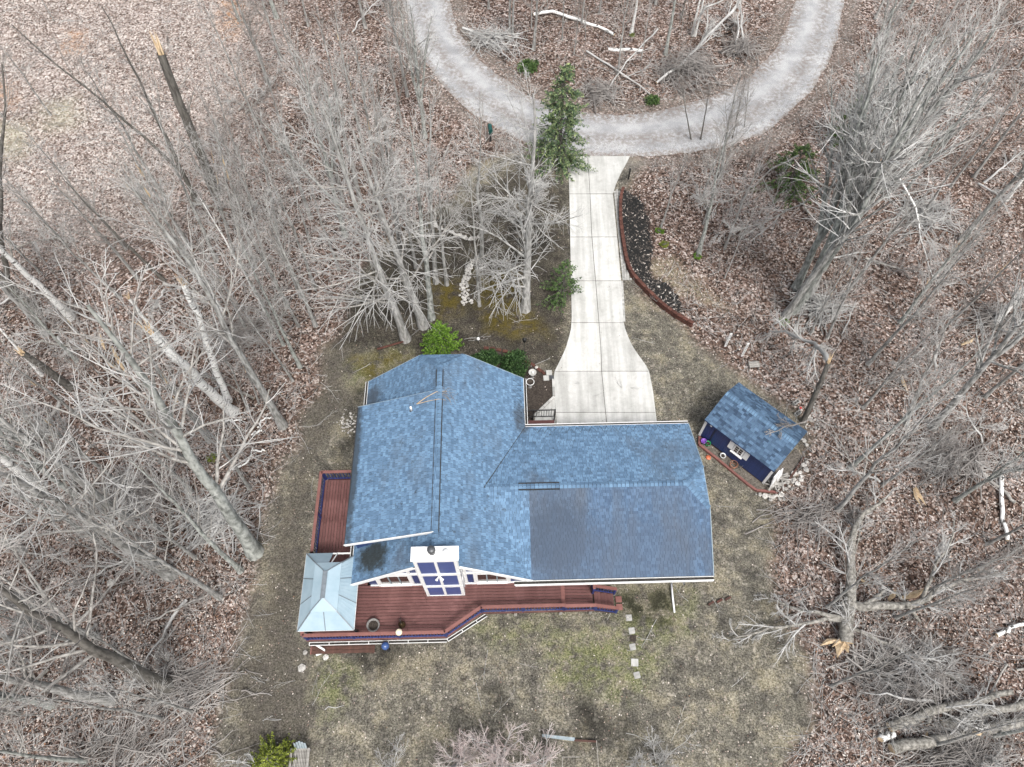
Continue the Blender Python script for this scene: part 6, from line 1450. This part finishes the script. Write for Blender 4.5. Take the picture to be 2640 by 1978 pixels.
shrub('evergreen_seedling', P(1362, 178), .9, .7, .5, 'hemlock', 'small dark evergreen at the road edge left of the spruce top', 10, 1800, .16)
shrub('evergreen_seedling', zb_(470, 880), .5, .4, .4, 'hemlock', 'little green seedling below the largest brush pile', 11, 900, .14)
for i, (u, v, lab) in enumerate(((1701, 597, 'moss clump at the foot of the broken tree right of the mulch'), (1712, 632, 'yellowish moss clump just below the broken tree foot'), (1796, 662, 'moss clump at the foot of the leaning tree beside the straw'), (1630, 92, 'moss clump at the foot of the birch inside the loop'), (2020, 832, 'moss clump at the foot of the right tree cluster'), (548, 1182, 'moss clump at the foot of a left woods trunk'))):
    shrub('moss_clump', P(u, v), .32, .32, .12, 'yellowgreen' if i % 2 else 'cedar', lab, 40 + i, 700, .07, 14, 'moss')
def twig_shrub(u, v, h, n, label, mat, spread, seed, bark='twig'):
    r = np.random.default_rng(seed); g = empty('twiggy_shrub', P(u, v), 0, label, 'shrub'); B = n; a = r.uniform(0, 6.28, B); tl = r.uniform(.1, spread, B)
    d = np.stack([np.cos(a) * tl, np.sin(a) * tl, np.ones(B)], 1); d /= np.linalg.norm(d, axis=1, keepdims=True); L = r.uniform(.6, 1.05, B) * h
    pts = np.zeros((B, 8, 3)); pts[:, 0, :2] = r.normal(0, .12, (B, 2)); cur = d
    for j in range(1, 8): cur = cur + r.normal(size=cur.shape) * .1 + [0, 0, .03]; cur /= np.linalg.norm(cur, axis=1, keepdims=True); pts[:, j] = pts[:, j - 1] + cur * (L / 7)[:, None]
    rad = np.broadcast_to(np.linspace(.03, .008, 8) * h / 3, (B, 8)); inst('stems', npmesh('stems', *tubes_vf(pts, rad, 5), MT[bark], True), g)
    p2, r2, l2 = spawn(pts, rad, L, 9, .25, .98, .4, .9, .2, .38, .2, 5, r, .12, .6, .008, .5); p3, r3, _ = spawn(p2, r2, l2, 6, .15, .98, .4, .9, .35, .6, .1, 4, r, .12, .7, .0075, .6)
    inst('twigs', npmesh('twigs', *join_vf([tubes_vf(p2, r2, 4), tubes_vf(p3, r3, 3)]), MT[mat], True), g)
twig_shrub(1290, 1962, 3.6, 22, 'large bare reddish shrub at the bottom edge of the lawn, right of centre pair', 'twigred', .8, 1)
twig_shrub(1185, 1968, 3.2, 18, 'bare reddish shrub at the bottom edge, left neighbour of the largest one', 'twigred', .8, 2)
twig_shrub(1395, 1972, 2.8, 12, 'bare reddish shrub growing through the white garden enclosure', 'twigred', .8, 3)
twig_shrub(1010, 1975, 2.4, 9, 'small pale bare shrub at the bottom edge left of the reddish ones', 'twig', .7, 4)
twig_shrub(1700, 1968, 3.2, 9, 'tall pale whippy shrub at the bottom edge right of the garden enclosure', 'twig', .35, 5)
twig_shrub(1645, 1975, 2.4, 7, 'short pale whippy shrub beside the tall one at the bottom edge', 'twig', .4, 6)
twig_shrub(660, 1985, 2.8, 10, 'bare shrub with white stems leaning over the juniper bush', 'twig', .7, 7, 'birch')

# ------------------------------------------------------------------ ground litter: leaves and dropped twigs nobody could count
def zones_at(x, y):
    sy = sdist(YARD, x, y) + fbm(x * .35, y * .35, 3, 5) * 1.1
    return sstep(-.8, .4, sy), sdist(ROAD, x, y)
N = 330000
vv_ = rng.uniform(-60, 2010, N) ; uu_ = rng.uniform(-60, 2700, N)
b_ = (989 - vv_) / 1840; t_ = CAM_H / (ST - CT * b_); LX = (uu_ - 1320) / 1840 * t_; LY = t_ * (CT + ST * b_)
# even spread over the floor, thinned in the yard, none on the road
yz, rz2 = zones_at(LX, LY)
dens = np.where(rz2 > -.1, np.clip(.30 - .5 * np.maximum(rz2, 0), .035, 1), 1.0) * (1 - .955 * yz)
hm = sdist([hp(-4, .3)[:2], hp(4, .3)[:2], hp(12.3, .3)[:2], hp(12.3, 7.6)[:2], hp(4, 7.6)[:2], hp(4, 10.5)[:2], hp(-4, 10.5)[:2]], LX, LY) > 0
dv = sdist([P2(xat(DW, v), v) for v in np.linspace(404, 1103, 30)] + [P2(xat(DE, v), v) for v in np.linspace(1103, 404, 30)], LX, LY) > -.05
dens = np.where(hm, 0, np.where(dv, .012, dens))
patch = np.clip(.15 + 1.5 * (.5 * vnoise(LX * .5, LY * .5, 77) + .5 * vnoise(LX * .16, LY * .16, 78)), 0, 1.4)
keep = rng.random(N) < dens * patch * .8
LX, LY, LYZ = LX[keep], LY[keep], yz[keep]; n = len(LX)
ix = np.clip(np.searchsorted(xs, LX) - 1, 0, len(xs) - 2); iy = np.clip(np.searchsorted(ys, LY) - 1, 0, len(ys) - 2)
LZ = GZ[iy, ix] + .03 + rng.random(n) * .05
a = rng.uniform(0, 6.28, n); s = rng.uniform(.03, .064, n) * (1 - .25 * LYZ); tl = rng.normal(size=(n, 2)) * .35
ca_, sa_ = np.cos(a), np.sin(a)
def corner(dx, dy, k0): 
    x = dx * s * ca_ - dy * s * sa_; y = dx * s * sa_ + dy * s * ca_; return np.stack([LX + x, LY + y, LZ + x * tl[:, 0] + y * tl[:, 1] + k0 * s], 1)
V = np.stack([corner(-1, 0, 0), corner(0, -.62, .12), corner(1.1, .05, 0), corner(.05, .66, .15)], 1).reshape(-1, 3)
V[:, 2] = np.maximum(V[:, 2], .002)
lm = npmesh('leaf_litter', V, np.arange(len(V)).reshape(-1, 4))
pal = np.array([(.028, .021, .018), (.08, .056, .048), (.165, .108, .086), (.24, .165, .132), (.20, .172, .155), (.36, .285, .248), (.48, .41, .37), (.64, .585, .54), (.27, .15, .09)])
wts = np.array([.16, .16, .17, .12, .1, .12, .095, .06, .015]); pid = rng.choice(9, n, p=wts / wts.sum())
op = sdist(WOODOPEN, LX, LY); pid = np.where((op > 0) & (rng.random(n) < .45), rng.choice([5, 6, 7], n), pid); pid = np.where((LYZ > .6) & (rng.random(n) < .6), rng.choice([4, 5, 5, 6, 7], n), pid)
fc = pal[pid] * rng.uniform(.8, 1.2, (n, 1)); at_ = lm.attributes.new('tone', 'FLOAT_COLOR', 'FACE'); at_.data.foreach_set('color', np.concatenate([fc, np.ones((n, 1))], 1).astype(np.float32).ravel())
def leaf_mat():
    m, nt, b = newmat('dead_leaves'); at = nt.nodes.new('ShaderNodeAttribute'); at.attribute_name = 'tone'; nt.links.new(at.outputs['Color'], b.inputs['Base Color'])
    b.inputs['Roughness'].default_value = .8; b.inputs['Specular IOR Level'].default_value = .25; return m
lm.materials.append(leaf_mat())
tag(link(bpy.data.objects.new('leaf_litter', lm)), 'brown and pale fallen leaves covering the woodland floor', 'leaf litter', kind='stuff')
def ground_sticks(name, n, lo, hi, rlo, rhi, mat, label, cat, rise=0.0):
    U_, V_ = rng.uniform(-40, 2680, n * 3), rng.uniform(-40, 2000, n * 3); b_ = (989 - V_) / 1840; t_ = CAM_H / (ST - CT * b_); X = (U_ - 1320) / 1840 * t_; Y = t_ * (CT + ST * b_)
    yz, rz_2 = zones_at(X, Y); k_ = (rng.random(n * 3) < (1 - .98 * yz)) & (rz_2 < -.4) & (vnoise(X * .3, Y * .3, 50) > .3); X, Y = X[k_][:n], Y[k_][:n]; n = len(X)
    a = rng.uniform(0, 6.28, n); L = rng.uniform(lo, hi, n); d = np.stack([np.cos(a), np.sin(a), rng.uniform(0, 1, n) * rise], 1); d /= np.linalg.norm(d, axis=1, keepdims=True)
    ix = np.clip(np.searchsorted(xs, X) - 1, 0, len(xs) - 2); iy = np.clip(np.searchsorted(ys, Y) - 1, 0, len(ys) - 2)
    pts = np.zeros((n, 5, 3)); pts[:, 0] = np.stack([X, Y, GZ[iy, ix] + .04], 1); cur = d
    for j in range(1, 5): cur = cur + rng.normal(size=cur.shape) * [.12, .12, .05]; cur /= np.linalg.norm(cur, axis=1, keepdims=True); pts[:, j] = pts[:, j - 1] + cur * (L / 4)[:, None]
    pts[..., 2] = np.maximum(pts[..., 2], pts[:, :1, 2] * .9)
    rad = rng.uniform(rlo, rhi, n)[:, None] * np.linspace(1, .5, 5)[None]
    p2, r2, _ = spawn(pts, rad, L, 4, .15, .95, .35, .85, .25, .5, .05 + rise * .2, 4, rng, .1, .7, .0065, .6)
    v, f = join_vf([tubes_vf(pts, rad, 3), tubes_vf(p2, r2, 3)]); tag(link(bpy.data.objects.new(name, npmesh(name, v, f, MT[mat], True))), label, cat, kind='stuff')
ground_sticks('twig_litter', 5200, .4, 1.7, .007, .017, 'twig', 'dropped pale twigs scattered over the woodland floor', 'twigs')
ground_sticks('undergrowth', 1900, .7, 2.2, .007, .014, 'twig', 'thin pale bare undergrowth stems all through the woods', 'undergrowth', 2.2)
